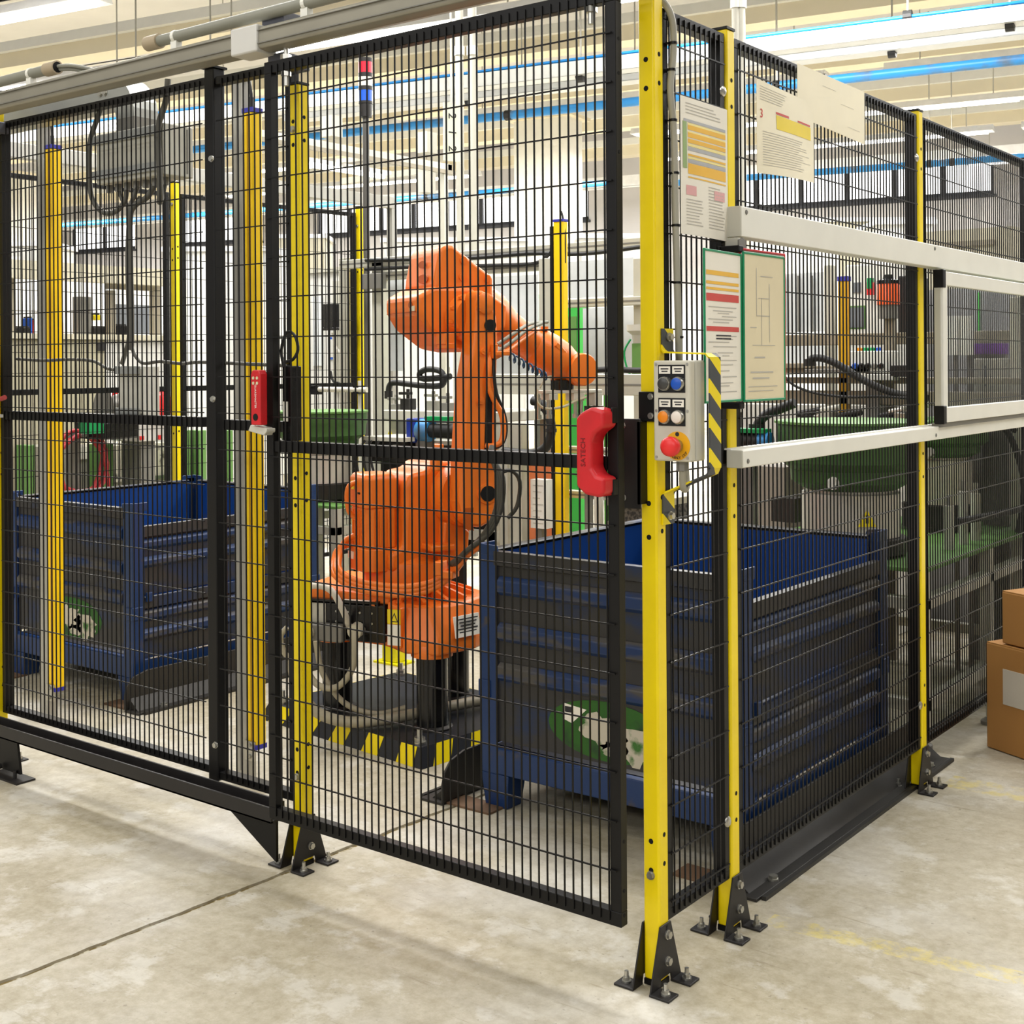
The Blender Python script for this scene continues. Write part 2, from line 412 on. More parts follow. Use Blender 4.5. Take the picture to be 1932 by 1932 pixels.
# columns
for nm, a0, a1, b0, lab in [('concrete_column', -9.02, -8.1, 17.6, 'broad white concrete column rising behind the orange robot'),
                            ('concrete_column', -20.3, -19.75, 17.6, 'narrow white column far behind the left light curtain')]:
    r = thing(nm, lab, 'column', HP((a0+a1)/2, b0, 0))
    b = MB(); hbox(b, a0, a1, b0-.25, b0+.25, .12, 5.0); b.build('shaft', WHT, r)
    b = MB(); hbox(b, a0-.1, a1+.1, b0-.35, b0+.35, 5.0, 5.05); b.build('capital', BEAMM, r)
    b = MB(); hbox(b, a0-.06, a1+.06, b0-.31, b0+.31, 0, .12); b.build('plinth', BEAMM, r)
# fluorescent fixtures hung on chains under the beams
TUBE = mat('lit_fluorescent_tube', (255,250,240), .4, emit=9.0)
TUBE.cycles.emission_sampling = 'NONE'
FIXM = mat('white_light_housing', (240,240,240), .4)
CHAIN = mat('hanging_chain', (190,188,180), .5, .4)
LBL = {}
fix = [(-8.9,13.1,4.62,5.2),(-3.2,13.1,4.62,5.0),(-12.6,15.6,4.75,5.2),(-6.4,15.6,4.75,5.2),(-.6,15.6,4.75,5.0),(-15.5,18.2,4.78,5.2),(-4.6,18.2,4.78,5.6),(1.6,18.2,4.78,5),
       (-14.5,20.7,4.80,6),(-5.2,20.7,4.80,5.4),(-.2,20.7,4.8,3.8),(-12.4,10.4,4.5,5.0),(-6.6,10.4,4.5,5.0),(-10.4,8.0,4.4,4.6),(-1.2,22.6,4.6,4)]
desc = ['first lit row, left end','first lit row, right end','second row, far left','second row, centre','second row, right end','third row, far left','third row, behind the white column','third row, right end',
        'fourth row, left','fourth row, behind the column','fourth row, right end','near row on the left','near row over the gate','nearest row at the upper left','last row before the window wall']
for (aa, bb, z, ln), dsc in zip(fix, desc):
    r = thing('ceiling_light', 'long white fluorescent ceiling light on chains, '+dsc, 'ceiling light', HP(aa, bb, z), group='fluorescent lights of the hall')
    b = MB(); c = [(-.14,0),(.14,0),(.09,.09),(-.09,.09)]
    b.prism(c, HP(aa, bb, z), E2, (0,0,1), -ln/2, ln/2); b.build('housing', FIXM, r)
    for dy in (-.05, .05):
        b = MB(); b.cyl(HP(aa-ln/2+.08, bb+dy, z-.015), HP(aa+ln/2-.08, bb+dy, z-.015), .016, 8); b.build('tube', TUBE, r)
    for da in (-ln/2+.4, ln/2-.4):
        b = MB(); b.bar(HP(aa+da, bb, z+.09), HP(aa+da, bb, 6.2), .012, .012); b.build('chain', CHAIN, r)
# cable trays and pipes running along the hall
def run(name, label, cat, bb, z, a0, a1, mb_fn, mtl, hang=None):
    r = thing(name, label, cat, HP((a0+a1)/2, bb, z))
    b = MB(); mb_fn(b, a0, a1, bb, z); b.build('run' if cat == 'pipe' else 'channel', mtl, r, smooth=40)
    for aa in (hang or []):
        q = MB(); q.bar(HP(aa, bb, z+.02), HP(aa, bb, 6.2), .014, .014); q.build('hanger_rod', CHAIN, r)
        q = MB(); q.lathe([(.055,-.035),(.055,.035)], HP(aa, bb, z), 12, E1); q.build('clamp', RUB, r)
    return r
def tray(h): return lambda b, a0, a1, bb, z: (hbox(b, a0, a1, bb-.10, bb-.088, z, z+h), hbox(b, a0, a1, bb+.088, bb+.10, z, z+h), hbox(b, a0, a1, bb-.10, bb+.10, z, z+.012))
def pipe(rr): return lambda b, a0, a1, bb, z: b.cyl(HP(a0, bb, z), HP(a1, bb, z), rr, 12)
TRAY = mat('galvanised_tray', (206,208,206), .4, .4, var=.04)
run('cable_tray', 'upper galvanised cable tray carrying the thin blue hose', 'cable tray', 11.0, 4.0, -22, 6, tray(.13), TRAY, [-14,-9.5,-5,-1.2])
run('cable_tray', 'second galvanised cable tray just above the thick blue pipe', 'cable tray', 12.4, 4.22, -9.5, 6, tray(.15), TRAY, [-7,-2.4])
run('air_pipe', 'thin bright blue air hose lying along the upper cable tray', 'pipe', 11.0, 4.17, -22, 6, pipe(.016), mat('thin_blue_hose', (30,140,220), .4), [-10.6,-4.2,-2.0])
rp = run('air_pipe', 'thick worn blue compressed air pipe below the second cable tray', 'pipe', 12.0, 3.93, -12.2, 6, pipe(.046), BLUEP, [-9.2,-6.3,-3.4,-.6])
for aa in (-3.05, .55):
    q = MB(); q.cyl(HP(aa-.12, 12.0, 3.93), HP(aa+.12, 12.0, 3.93), .068, 12); q.build('coupling', RUB, rp)
run('air_pipe', 'slim blue air pipe crossing in front of the window band', 'pipe', 20.0, 4.36, -22, -8.6, pipe(.05), BLUEP, [-12.2,-10.1])
run('air_pipe', 'slim blue air pipe crossing the right-hand windows', 'pipe', 18.6, 4.06, -6.9, 5, pipe(.05), BLUEP, [-6.7,-3.1,-2.8])
run('steel_channel', 'white ceiling channel hung between the window band and the lights', 'channel', 21.6, 4.5, -28, 6, tray(.2), FIXM, [-11,-4])
# grey galvanised drop conduits near the column
for k, (x, w, lab) in enumerate([(869, .055, 'left of two grey conduits dropping beside the 212 sign'), (893, .06, 'right of two grey conduits dropping beside the 212 sign'), (1391, .05, 'left of two pale pipes dropping behind the papers'), (1401, .05, 'right of two pale pipes dropping behind the papers')]):
    p = at(x, 430, 8.6 if k < 2 else 7.5)
    r = thing('drop_conduit', lab, 'conduit', (p.x, p.y, 0))
    b = MB(); b.cyl((p.x, p.y, 1.2 if k < 2 else 1.0), (p.x, p.y, 6.2), w/2, 12); b.build('pipe', GREYBOX, r, smooth=40)
    b = MB(); b.lathe([(w/2+.008,-.03),(w/2+.008,.03)], (p.x,p.y,3.4), 12); b.build('collar', WHT, r)
    b = MB(); b.box(p.x-.012,p.x+.012,p.y-.012,p.y+.012,0,1.2 if k < 2 else 1.0); b.build('support_post', GREYD, r)
# sign with turned figures
p0 = at(852, 250, 8.2); r = thing('bay_sign', 'pale hanging sign with the sideways figures 212', 'sign', p0)
sx_, sz_ = RT0, Vector((0,0,1))
b = MB(); b.obox(p0, (RT0*.8+FW*.6)*.062, (FW*.8-RT0*.6)*.004, sz_*.185); b.build('plate', mat('pale_green_sign', (226,228,206), .5), r)
ax_ = (RT0*.8+FW*.6); 
for k, ch in enumerate('212'):
    text('figure', ch, .085, p0 - (FW*.8-RT0*.6)*.006 + sz_*(.105-.105*k), -sz_, ax_, INK, r)
b = MB(); b.bar(p0+sz_*.18, (p0.x, p0.y, 6.2), .01, .01); b.build('hanger', CHAIN, r)
# ================================================================== THE GUARD FENCE
WX = .038
ZW = [.062+.1*k for k in range(1, 20)]     # heights of the horizontal wires
def guard_post(x, y, label, H=2.05, foot=True, panels=(), foot_dirs=((0,-1),(1,0),(-1,0)), holes=True):
    """square yellow post whose near corner (max x, min y) is x, y"""
    r = thing('guard_post', label, 'post', (x-WX/2, y+WX/2, 0), group='yellow posts of the guard fence')
    x0, x1, y0, y1 = x-WX, x, y, y+WX
    b = MB(); b.box(x0, x1, y0, y1, .012, H-.004); b.build('tube', YEL, r, bevel=.004)
    b = MB(); b.box(x0-.001, x1+.001, y0-.001, y1+.001, H-.004, H+.002); b.build('cap', BLK, r)
    if holes:
        b = MB()
        for z in (1.86, 1.92+.0, 1.0, .93, .30, .24):
            z = min(z, H-.1)
            b.cyl((x-WX*.5, y0+.002, z), (x-WX*.5, y0-.0006, z), .0055, 12)
            b.cyl((x1-.002, y0+WX*.55, z+.012), (x1+.0006, y0+WX*.55, z+.012), .005, 12)
        b.build('screw_hole', HOLE, r)
    b = MB(); b.hexbolt((x-WX*.5, y0, .23), (0,-1,0), .008, .008); b.hexbolt((x-WX*.5, y0, H-.12), (0,-1,0), .008, .008); b.build('post_bolt', ZINC, r)
    if foot:
        c = Vector((x-WX/2, y+WX/2, 0)); Zv = Vector((0,0,1))
        for s in (1, -1):       # one folded bracket on the +x face, one on the -x face
            e = c + Vector((s*(WX/2+.002), 0, 0)); f = MB()
            f.prism([(-.062,.003),(-.024,.003),(-.020,.02),(.020,.02),(.024,.003),(.062,.003),(.021,.128),(-.021,.128)], e, (0,1,0), Zv, -.002, .002)
            for t in (-1, 1):
                f.box(e.x-.002 if s > 0 else e.x-.045, e.x+.045 if s > 0 else e.x+.002, e.y+t*.043-.020, e.y+t*.043+.020, 0, .005)
            o = f.build('foot', BLKF, r, bevel=.0012)
            for t in (-1, 1):
                k = Vector((e.x+s*.026, e.y+t*.043, 0)); q = MB(); q.cyl(k+Zv*.005, k+Zv*.009, .010, 14); q.cyl(k+Zv*.009, k+Zv*.016, .0075, 6); q.cyl(k+Zv*.016, k+Zv*.028, .0045, 10); q.build('anchor_bolt', ZINC, o)
            for zz in (.105, .05):
                q = MB(); q.hexbolt(e+Vector((s*.002,.004,zz)), (s,0,0), .0085, .009); q.build('flange_bolt', ZINC, o)
            g = MB(); g.box(e.x-.001, e.x+s*.0026, e.y+.001, e.y+.007, .112, .124); g.build('adjusting_slot', HOLE, o)
        b = MB(); b.box(x0, x1, y0, y1, .0, .012); b.build('base_plug', BLK, r)
    return r
Y1, Y2, Y3, XL = .317, 1.5255, 2.70, -1.0634
guard_post(0, 0, 'tall yellow corner post carrying the push-button box', H=2.35)
guard_post(0, Y1, 'yellow post behind the open instruction folder')
guard_post(0, Y2, 'yellow post standing left of the cardboard boxes')
guard_post(0, Y3, 'yellow post cut by the right edge of the picture', foot_dirs=((1,0),(0,-1)))
guard_post(XL, 0, 'yellow post seen through the left edge of the sliding gate', H=2.02, foot_dirs=((-1,0),(0,-1),(1,0)))
guard_post(-2.50, 0, 'yellow post at the left edge of the picture under the track rail', H=2.14, foot_dirs=((0,-1),(1,0)))
guard_post(-4.23, 2.05, 'yellow post rising behind the left blue bin', H=2.28, foot_dirs=((0,1),(-1,0)))
guard_post(-4.12, 3.345, 'yellow post in front of the enclosure left of the robot', H=2.26, foot_dirs=((0,1),(-1,0)))

def mesh_panel(label, p0, p1, out, z0, z1, fr=.022, dp=.03, midz=None, wr=.0015, pitch=.0222, wz=ZW, stiles=(True, True), root=None, bm_=BLK, stw=None):
    """framed wire panel between two floor points; `out` is the side the wires are welded to"""
    p0, p1, out = Vector((*p0, 0)), Vector((*p1, 0)), Vector((*out, 0)); d = (p1-p0); L = d.length; d.normalize()
    Z = Vector((0,0,1)); stw = stw or fr
    r = root or thing('mesh_panel', label, 'fence panel', (p0+p1)/2 + Z*z0, group='black wire panels of the guard fence')
    for zc in (z0+fr/2, z1-fr/2):
        b = MB(); b.obox((p0+p1)/2+Z*zc, d*L/2, out*dp/2, Z*fr/2); b.build('rail', bm_, r, bevel=.0015)
    for k, e in enumerate((p0+d*stw/2, p1-d*stw/2)):
        if stiles[k]:
            b = MB(); b.obox(e+Z*(z0+z1)/2, d*stw/2, out*dp/2, Z*((z1-z0)/2-fr)); b.build('stile', bm_, r, bevel=.0015)
    if midz:
        b = MB(); b.obox((p0+p1)/2+Z*midz, d*(L/2-stw), out*dp/2, Z*.014); b.build('middle_rail', bm_, r, bevel=.0015)
    b = MB(); n = int((L-2*fr*.3)/pitch); off = (L-(n-1)*pitch)/2
    for i in range(n):
        q = p0 + d*(off+i*pitch) + out*(dp/2+wr)
        b.bar(q+Z*(z0+fr*.35), q+Z*(z1-fr*.35), wr*2, wr*2)
    o = b.build('vertical_wires', bm_, r); o['kind'] = 'stuff'
    b = MB()
    for z in wz:
        if z0+fr < z < z1-fr:
            q = out*(dp/2+wr*2.6)+Z*z
            b.bar(p0+d*.008+q, p1-d*.008+q, wr*2, wr*2)
    o = b.build('horizontal_wires', bm_, r); o['kind'] = 'stuff'
    return r
XP = -WX/2
ph = [ (WX+.004, Y1-.004, 'narrow black wire panel between the corner post and the folder post'),
       (Y1+WX+.004, Y2-.004, 'black wire panel in front of the right blue bin'),
       (Y2+WX+.004, Y3-.004, 'black wire panel behind the cardboard boxes and glazed hatch'),
       (Y3+WX+.004, 3.9, 'black wire panel leaving the right edge of the picture')]
for a0, a1, lab in ph:
    r = mesh_panel(lab, (XP, a0), (XP, a1), (1, 0), .125, 2.034)
    for z in (.26, 1.9):
        b = MB(); b.lathe([(.001,0),(.012,.0),(.012,.003),(.008,.006),(.001,.007)], (XP+.019, a1-.018, z), 14, (1,0,0)); b.build('fixing_screw', ZINC, r)
# fixed front panels left of the gate, and the black post between them
mesh_panel('black wire panel on the far left holding both junction boxes', (-2.495, .03), (-1.452, .03), (0, -1), .165, 2.09, midz=1.135, stiles=(True, False))
mesh_panel('narrow black wire panel between the black post and the gate', (-1.408, .03), (-1.107, .03), (0, -1), .155, 2.085, midz=1.13, stiles=(False, True))
r = thing('black_post', 'square black post joining the two fixed front panels', 'post', (-1.43, .03, 0))
b = MB(); b.box(-1.45, -1.41, .01, .05, .15, 2.11); b.build('tube', BLK, r, bevel=.003)
b = MB(); b.box(-1.455, -1.405, .0, .055, 2.11, 2.116); b.build('cap', BLK, r)
for z in (.25, 1.2, 1.86):
    b = MB(); b.hexbolt((-1.418, .01, z), (0,-1,0), .008, .007); b.build('bolt', ZINC, r)
# rear fence of the cell
mesh_panel('black wire panel behind the left bin, seen at an angle', (-4.25, -.2), (-4.25, 2.02), (1, 0), .15, 2.22, midz=1.17, pitch=.03)
mesh_panel('black wire panel between the two rear yellow posts', (-4.25, 2.10), (-4.15, 3.33), (1, 0), .15, 2.22, midz=1.17, pitch=.03)

# sliding gate
GY = -.08
gate = thing('sliding_gate', 'black framed wire sliding gate with a red pull handle', 'gate', (-.56, GY, .147))
mesh_panel(None, (-1.088, GY), (-.034, GY), (0, -1), .148, 2.056, fr=.03, dp=.024, midz=1.088, root=gate, stw=.026)
for x in (-1.02, -.10):
    b = MB(); b.cyl((x, GY, 2.056), (x, GY, 2.10), .006, 10); b.cyl((x, GY, 2.056), (x, GY, 2.068), .014, 6); b.cyl((x, GY+.0, 1.99), (x, GY, 2.026), .007, 10); b.cyl((x, GY, 2.014), (x, GY, 2.026), .013, 6)
    b.build('roller_bolt', ZINC, gate)
b = MB()
for z in (1.95, 1.88, 1.72, .32, .22, .17): b.cyl((-.0345, GY, z), (-.0334, GY, z), .004, 10)
b.build('stile_hole', HOLE, gate)
# red C handle
b = MB(); hx0, hx1, hz0, hz1 = -.104, -.036, 1.03, 1.198
c = [(hx0,hz0+.012),(hx0+.022,hz0-.004),(hx1-.012,hz0-.008),(hx1,hz0),(hx1,hz0+.032),(hx0+.05,hz0+.036),(hx0+.038,hz0+.05),(hx0+.038,hz1-.062),(hx0+.046,hz1-.048),(hx1,hz1-.034),(hx1,hz1-.002),(hx1-.03,hz1+.006),(hx0+.012,hz1-.006),(hx0,hz1-.018)]
b.prism(c, (0, GY-.012, 0), (1,0,0), (0,0,1), .0, .05)
hd = b.build('pull_handle', RED, gate, bevel=.007, seg=3)
hd['label'] = 'red plastic pull handle'
RDK = mat('dark_red_lettering', (120,14,20), .5)
text('lettering', 'SATECH', .016, (hx0+.019, GY-.0625, 1.112), (0,0,1), (-1,0,0), RDK, hd)
b = MB()
for z in (1.19, 1.045): b.box(-.04, -.034, GY-.03, GY-.012, z-.02, z+.012)
b.build('handle_mount', BLK, gate, bevel=.002)
# latch plate between gate and corner post
r = thing('latch_plate', 'black latch plate screwed to the corner post beside the gate', 'latch', (-.05, -.02, 1.0))
b = MB(); b.box(-.072, -.022, -.026, -.022, .99, 1.176); b.build('plate', BLKF, r, bevel=.002)
b = MB(); b.box(-.038, .002, -.008, -.004, 1.17, 1.232); b.build('bracket', BLK, r, bevel=.002)
b = MB(); b.box(-.03, -.022, -.026, .0, 1.0, 1.17); b.build('return_flange', BLK, r)
b = MB()
for z in (1.162, 1.012): b.hexbolt((-.064, -.026, z), (0,-1,0), .006, .004)
for z in (1.222, 1.182): b.hexbolt((-.008, -.008, z), (0,-1,0), .006, .004)
b.build('screw', ZINC, r)
# floor guide channel of the gate
r = thing('gate_floor_guide', 'long black floor guide channel left of the gate', 'guide rail', (-1.8, -.05, .12))
b = MB(); b.box(-2.75, -1.10, -.075, -.068, .125, .165); b.box(-2.75, -1.10, -.075, -.03, .125, .131); b.box(-2.75, -1.10, -.034, -.028, .125, .172); b.build('channel', BLKF, r, bevel=.001)
b = MB(); b.prism([(-1.30,.125),(-1.105,.125),(-1.105,.02)], (0,-.05,0), (1,0,0), (0,0,1), -.004, .004); b.build('gusset', BLK, r)
b = MB(); b.prism([(-2.46,.125),(-2.30,.125),(-2.28,.02),(-2.40,.02)], (0,-.05,0), (1,0,0), (0,0,1), -.004, .004); b.build('gusset', BLK, r)
b = MB(); b.box(-2.42, -2.25, -.085, -.02, 0, .006); b.cyl((-2.30,-.06,.006),(-2.30,-.06,.03),.006,8); b.cyl((-2.38,-.06,.03),(-2.38,-.075,.03),.009,8); b.build('floor_plate', BLKF, r)
# track rail along the top, its joint sleeve, carriers and conduit
r = thing('track_rail', 'long grey overhead track rail carrying the sliding gate', 'rail', (-1.2, -.08, 2.09))
c = [(-.028,0),(-.006,-.004),(.024,0),(.028,.006),(.026,.05),(.02,.056),(-.024,.056),(-.028,.05),(-.031,.03),(-.028,.012)]
b = MB(); b.prism([(-p, q) for p, q in c][::-1], (0, -.085, 2.088), (0,1,0), (0,0,1), -3.6, .6); b.build('profile', RAILG, r, bevel=.002)
for zz, hh in ((2.099,.0025),(2.132,.0012)):
    b = MB(); b.box(-3.6, .6, -.1166, -.112, zz, zz+hh); b.build('rail_groove', GREYD, r)
b = MB(); b.prism([(-.034,-.008),(.034,-.008),(.034,.062),(-.034,.062)], (0,-.085,2.088), (0,1,0), (0,0,1), -1.185, -1.085); b.build('joint_sleeve', LGRY, r, bevel=.005)
for x0 in (-2.5, -1.10):
    b = MB(); b.box(x0-.02, x0+.06, -.07, .02, 2.135, 2.185); b.box(x0-.01, x0+.05, -.06, .03, 2.05, 2.085); b.build('carrier_bracket', mat('grey_blue_bracket', (84,86,96), .5), r, bevel=.002)
CONM = mat('grey_pvc_conduit', (140,140,128), .5, var=.05)
for k, (a0, a1, lab) in enumerate([(-3.4, -2.02, 'left length of grey conduit on the track rail, end open with two cables'), (-1.585, .5, 'right length of grey conduit clipped above the track rail')]):
    r = thing('cable_conduit', lab, 'conduit', ((a0+a1)/2, -.07, 2.16))
    b = MB(); b.cyl((a0, -.075, 2.185), (a1, -.075, 2.185), .0155, 16); b.build('pipe', CONM, r, smooth=40)
    e = a1 if k == 0 else a0; s = 1 if k == 0 else -1
    b = MB(); b.cyl((e-.055*s, -.075, 2.185), (e, -.075, 2.185), .0205, 18); b.build('gland', mat('tan_gland', (176,160,134), .5), r, smooth=40)
    b = MB(); b.cyl((e-.004*s, -.075, 2.185), (e+.001*s, -.075, 2.185), .016, 18); b.build('gland_mouth', HOLE, r)
    for x in ((-2.16,) if k == 0 else (-1.46, -.95)):
        b = MB(); b.lathe([(.0175,-.006),(.0175,.006)], (x,-.075,2.185), 16, (1,0,0)); b.box(x-.012, x+.012, -.085, -.065, 2.144, 2.172); b.build('clip', CREAM, r)
    if k == 0:
        b = MB()
        b.tube([(-2.03,-.075,2.188),(-1.97,-.06,2.185),(-1.90,-.03,2.165),(-1.86,.0,2.13)], .006, 8)
        b.tube([(-2.03,-.07,2.18),(-1.97,-.05,2.176),(-1.91,-.02,2.155),(-1.88,.01,2.12)], .006, 8); b.build('cable', CONM, r)
# bent galvanised cable duct behind the rail, ending at the junction box
r = thing('cable_duct', 'galvanised cable duct curving down behind the track rail', 'cable duct', (-2.1, .12, 2.0))
DUCT = mat('galvanised_duct', (176,178,174), .35, .5, var=.05)
b = MB(); b.box(-3.3, -2.03, .10, .19, 2.10, 2.19); b.build('straight', DUCT, r, bevel=.002)
rings = []
for i in range(9):
    t = math.pi/2*i/8; cx_, cz_ = -2.03, 2.05
    ro, ri = .14, .05
    rings.append([(cx_+math.sin(t)*ro, .10, cz_+math.cos(t)*ro), (cx_+math.sin(t)*ro, .19, cz_+math.cos(t)*ro), (cx_+math.sin(t)*ri, .19, cz_+math.cos(t)*ri), (cx_+math.sin(t)*ri, .10, cz_+math.cos(t)*ri)])
b = MB(); b.loft([[Vector(p) for p in q] for q in rings]); b.build('bend', DUCT, r)
b = MB(); b.box(-1.98, -1.89, .10, .19, 1.98, 2.05); b.build('drop', GREYD, r)
b = MB(); b.hexbolt((-2.06,.10,2.14),(0,-1,0),.01,.006); b.hexbolt((-2.035,.10,2.14),(0,-1,0),.01,.006); b.build('bolt', ZINC, r)
# ================================================================== FIXTURES ON THE FENCE
Z = Vector((0,0,1)); X_ = Vector((1,0,0)); Y_ = Vector((0,1,0))
# push-button box
bx = thing('control_station', 'pale push-button box with emergency stop on the corner post', 'control box', (.055, 0, 1.09))
x0, x1, z0, z1, yf, yb = .012, .098, 1.092, 1.296, -.03, .03
b = MB(); b.box(x0, x1, yf+.022, yb, z0, z1); b.build('base', GREYBOX, bx, bevel=.004)
b = MB(); b.box(x0, x1, yf, yf+.020, z0, z1); lid = b.build('lid', mat('aged_cream_plastic', (206,202,186), .5, var=.05, scale=6), bx, bevel=.004)
b = MB()
for sx_ in (x0+.007, x1-.007):
    for sz_ in (z0+.008, (z0+z1)/2, z1-.008): b.cyl((sx_, yf, sz_), (sx_, yf-.0012, sz_), .0028, 10)
b.build('lid_screw', ZINC, lid)
GP = mat('lavender_legend_plate', (202,198,200), .5)
for (xa, zc, lens, sn) in [(.040, 1.249, mat('dark_grey_lens', (64,64,62), .35), 'grey'), (.071, 1.249, BLUB, 'blue'), (.040, 1.182, AMB, 'amber'), (.071, 1.182, mat('white_lens', (236,226,214), .4), 'white')]:
    p = MB(); p.box(xa-.0155, xa+.0155, yf-.0015, yf, zc-.018, zc+.038); pl = p.build('legend_plate', BLK2, bx)
    p = MB(); p.box(xa-.013, xa+.013, yf-.0022, yf-.0015, zc+.020, zc+.035); p.build('legend', PAPER, pl)
    p = MB()
    for dz, w in ((.030, .009), (.025, .007)): p.box(xa-w, xa+w, yf-.0026, yf-.0022, zc+dz-.0012, zc+dz+.0012)
    p.build('legend_print', INK, pl)
    p = MB(); p.lathe([(.0145,0),(.0145,.005),(.0125,.008)], (xa, yf-.0015, zc), 24, (0,-1,0)); p.build('bezel', ZINC, pl, smooth=40)
    p = MB(); p.lathe([(.0118,0),(.0118,.0095),(.0105,.0105),(.001,.0107)], (xa, yf-.0015, zc), 24, (0,-1,0)); pb = p.build('push_button', lens, pl, smooth=40); pb['label'] = sn+' push button'
es = Vector((.068, yf, 1.124))
p = MB(); p.cyl(es, es+Vector((0,-.0012,0)), .029, 32); dsk = p.build('stop_disc', mat('yellow_stop_disc', (236,176,20), .45), bx)
for k, ch in enumerate('EMERGENCY STOP'):
    t = math.radians(-150 + k*(200/13)); 
    if ch == ' ': continue
    d = Vector((math.sin(-t-math.pi+math.pi), 0, 0))
    ang = math.radians(215 + k*(112/13)*1.0)
    pos = es + Vector((math.cos(ang)*.0245, -.0014, math.sin(ang)*.0245))
    tang = Vector((-math.sin(ang), 0, math.cos(ang))); rad = Vector((math.cos(ang), 0, math.sin(ang)))
    text('letter', ch, .0075, pos, tang, -rad, INK, dsk, depth=.0003)
p = MB(); p.lathe([(.0045,-.0002),(.0045,.0002),(.0038,.0003)], es+Vector((0,-.0014,.0235)), 14, (0,-1,0)); p.build('stop_symbol', INK, dsk)
p = MB(); p.lathe([(.0135,0),(.0135,.012),(.011,.014)], es, 24, (0,-1,0)); p.build('collar', mat('brass_collar', (176,160,110), .35, .7), dsk, smooth=40)
p = MB(); p.lathe([(.011,.012),(.011,.018),(.0195,.022),(.0205,.028),(.019,.036),(.012,.040),(.001,.041)], es, 28, (0,-1,0)); q = p.build('mushroom_button', REDB, dsk, smooth=50); q['label'] = 'red mushroom emergency stop'
p = MB(); p.cyl((.062, .0, 1.092), (.062, .0, 1.072), .013, 8); p.build('cable_gland', GREYD, bx)
# striped bracket around the box
br = thing('striped_bracket', 'yellow and grey striped steel guard around the push-button box', 'bracket', (.06, .045, 1.0))
w0, w1 = .020, .066; path = [(.002,1.362),(.002,1.318),(.006,1.313),(.104,1.309),(.113,1.300),(.113,1.078),(.106,1.064),(.006,1.022),(.002,1.016),(.002,.955)]
for i in range(len(path)-1):
    (xa, za), (xb, zb) = path[i], path[i+1]
    d = Vector((xb-xa, 0, zb-za)); n = Vector((-d.z, 0, d.x)).normalized()*.0016
    b = MB(); b.obox(((xa+xb)/2, (w0+w1)/2, (za+zb)/2), d/2*1.02, Vector((0,(w1-w0)/2,0)), n); b.build('strap', HAZ, br)
b = MB(); b.hexbolt((.004, .045, 1.345), (1,0,0), .008, .010); b.hexbolt((.004, .045, .972), (1,0,0), .008, .010); b.build('bolt', ZINC, br)
# grey flexible conduit up the corner, tied to the wires
r = thing('flexible_conduit', 'grey flexible conduit tied up the fence beside the corner post', 'conduit', (.004, .075, 1.0))
b = MB(); b.tube([(-.02,.03,2.05),(-.004,.045,2.047),(.008,.062,2.01),(.008,.066,1.94),(.008,.054,1.88),(.008,.055,1.84),(.008,.066,1.77),(.008,.070,1.6),(.008,.078,1.4),(.008,.085,1.2),(.02,.085,1.06),(.03,.07,1.03),(.045,.03,1.035),(.062,.0,1.075)], .0075, 10, smooth=5); b.build('hose', mat('grey_flex', (164,162,150), .5), r, smooth=60)
b = MB()
for z, y in ((1.962,.065),(1.905,.058),(1.80,.063),(1.69,.070),(1.58,.072),(1.46,.077),(1.345,.083),(1.08,.085)): b.lathe([(.0092,-.0025),(.0092,.0025)], (.008, y, z), 12); b.box(-.004,.001,y-.012,y+.02,z-.001,z+.001)
b.build('cable_tie', BLK, r)
# papers
def sheet(name, label, cat, q, thick=.0008, bow=.0, mtl=PAPER):
    """paper hung on the x=const fence: q = (y0, z0top, y1, z1top, zbot0, zbot1, x)"""
    y0, zt0, y1, zt1, zb0, zb1, x = q
    b = MB(); n = 8; fr, bk = [], []
    for i in range(n+1):
        t = i/n; y = y0+(y1-y0)*t
        for j in range(n+1):
            s = j/n; z = (zt0+(zt1-zt0)*t)*(1-s)+(zb0+(zb1-zb0)*t)*s
            fr.append(Vector((x+bow*math.sin(math.pi*t)*s, y, z)))
    bk = [p-Vector((thick,0,0)) for p in fr]; k = n+1
    fs = []
    for i in range(n):
        for j in range(n):
            a = i*k+j; fs += [(a, a+1, a+k+1, a+k), (k*k+a, k*k+a+k, k*k+a+k+1, k*k+a+1)]
    for i in range(n):
        for (a, c) in ((i*k, (i+1)*k), (i*k+n, (i+1)*k+n), (i, i+1), (n*k+i, n*k+i+1)): fs.append((a, c, c+k*k, a+k*k))
    b.add(fr+bk, fs); r = thing(name, label, cat, (x, (y0+y1)/2, zb0)); o = b.build('sheet', mtl, r, smooth=60)
    def P(u, v, e=.0006):   # u along the sheet, v down it
        z = (zt0+(zt1-zt0)*u)*(1-v)+(zb0+(zb1-zb0)*u)*v
        return Vector((x+bow*math.sin(math.pi*u)*v+e, y0+(y1-y0)*u, z))
    def band(nm, u0, u1, v0, v1, mt):
        bb = MB(); N = 6; up_ = [P(u0+(u1-u0)*i/N, v0) for i in range(N+1)]; dn = [P(u0+(u1-u0)*i/N, v1) for i in range(N+1)]
        bb.add(up_+dn, [(i, i+1, N+2+i, N+1+i) for i in range(N)]); return bb.build(nm, mt, r)
    return r, band, P
def lines(band, u0, u1, v0, v1, n, mt=INKL, th=.006, jag=.3):
    for i in range(n):
        v = v0+(v1-v0)*i/max(1, n-1); e = u1-(u1-u0)*random.uniform(0, jag)
        band('print_line', u0, e, v, v+th, mt)
TAB = mat('table_orange', (238,186,60), .6); TABG = mat('table_grey', (176,178,182), .6); TABL = mat('table_green', (150,176,116), .6); TABY = mat('table_pale_yellow', (244,228,150), .6); TABR = mat('table_red', (206,70,62), .6); TABP = mat('table_pink', (226,170,170), .6)
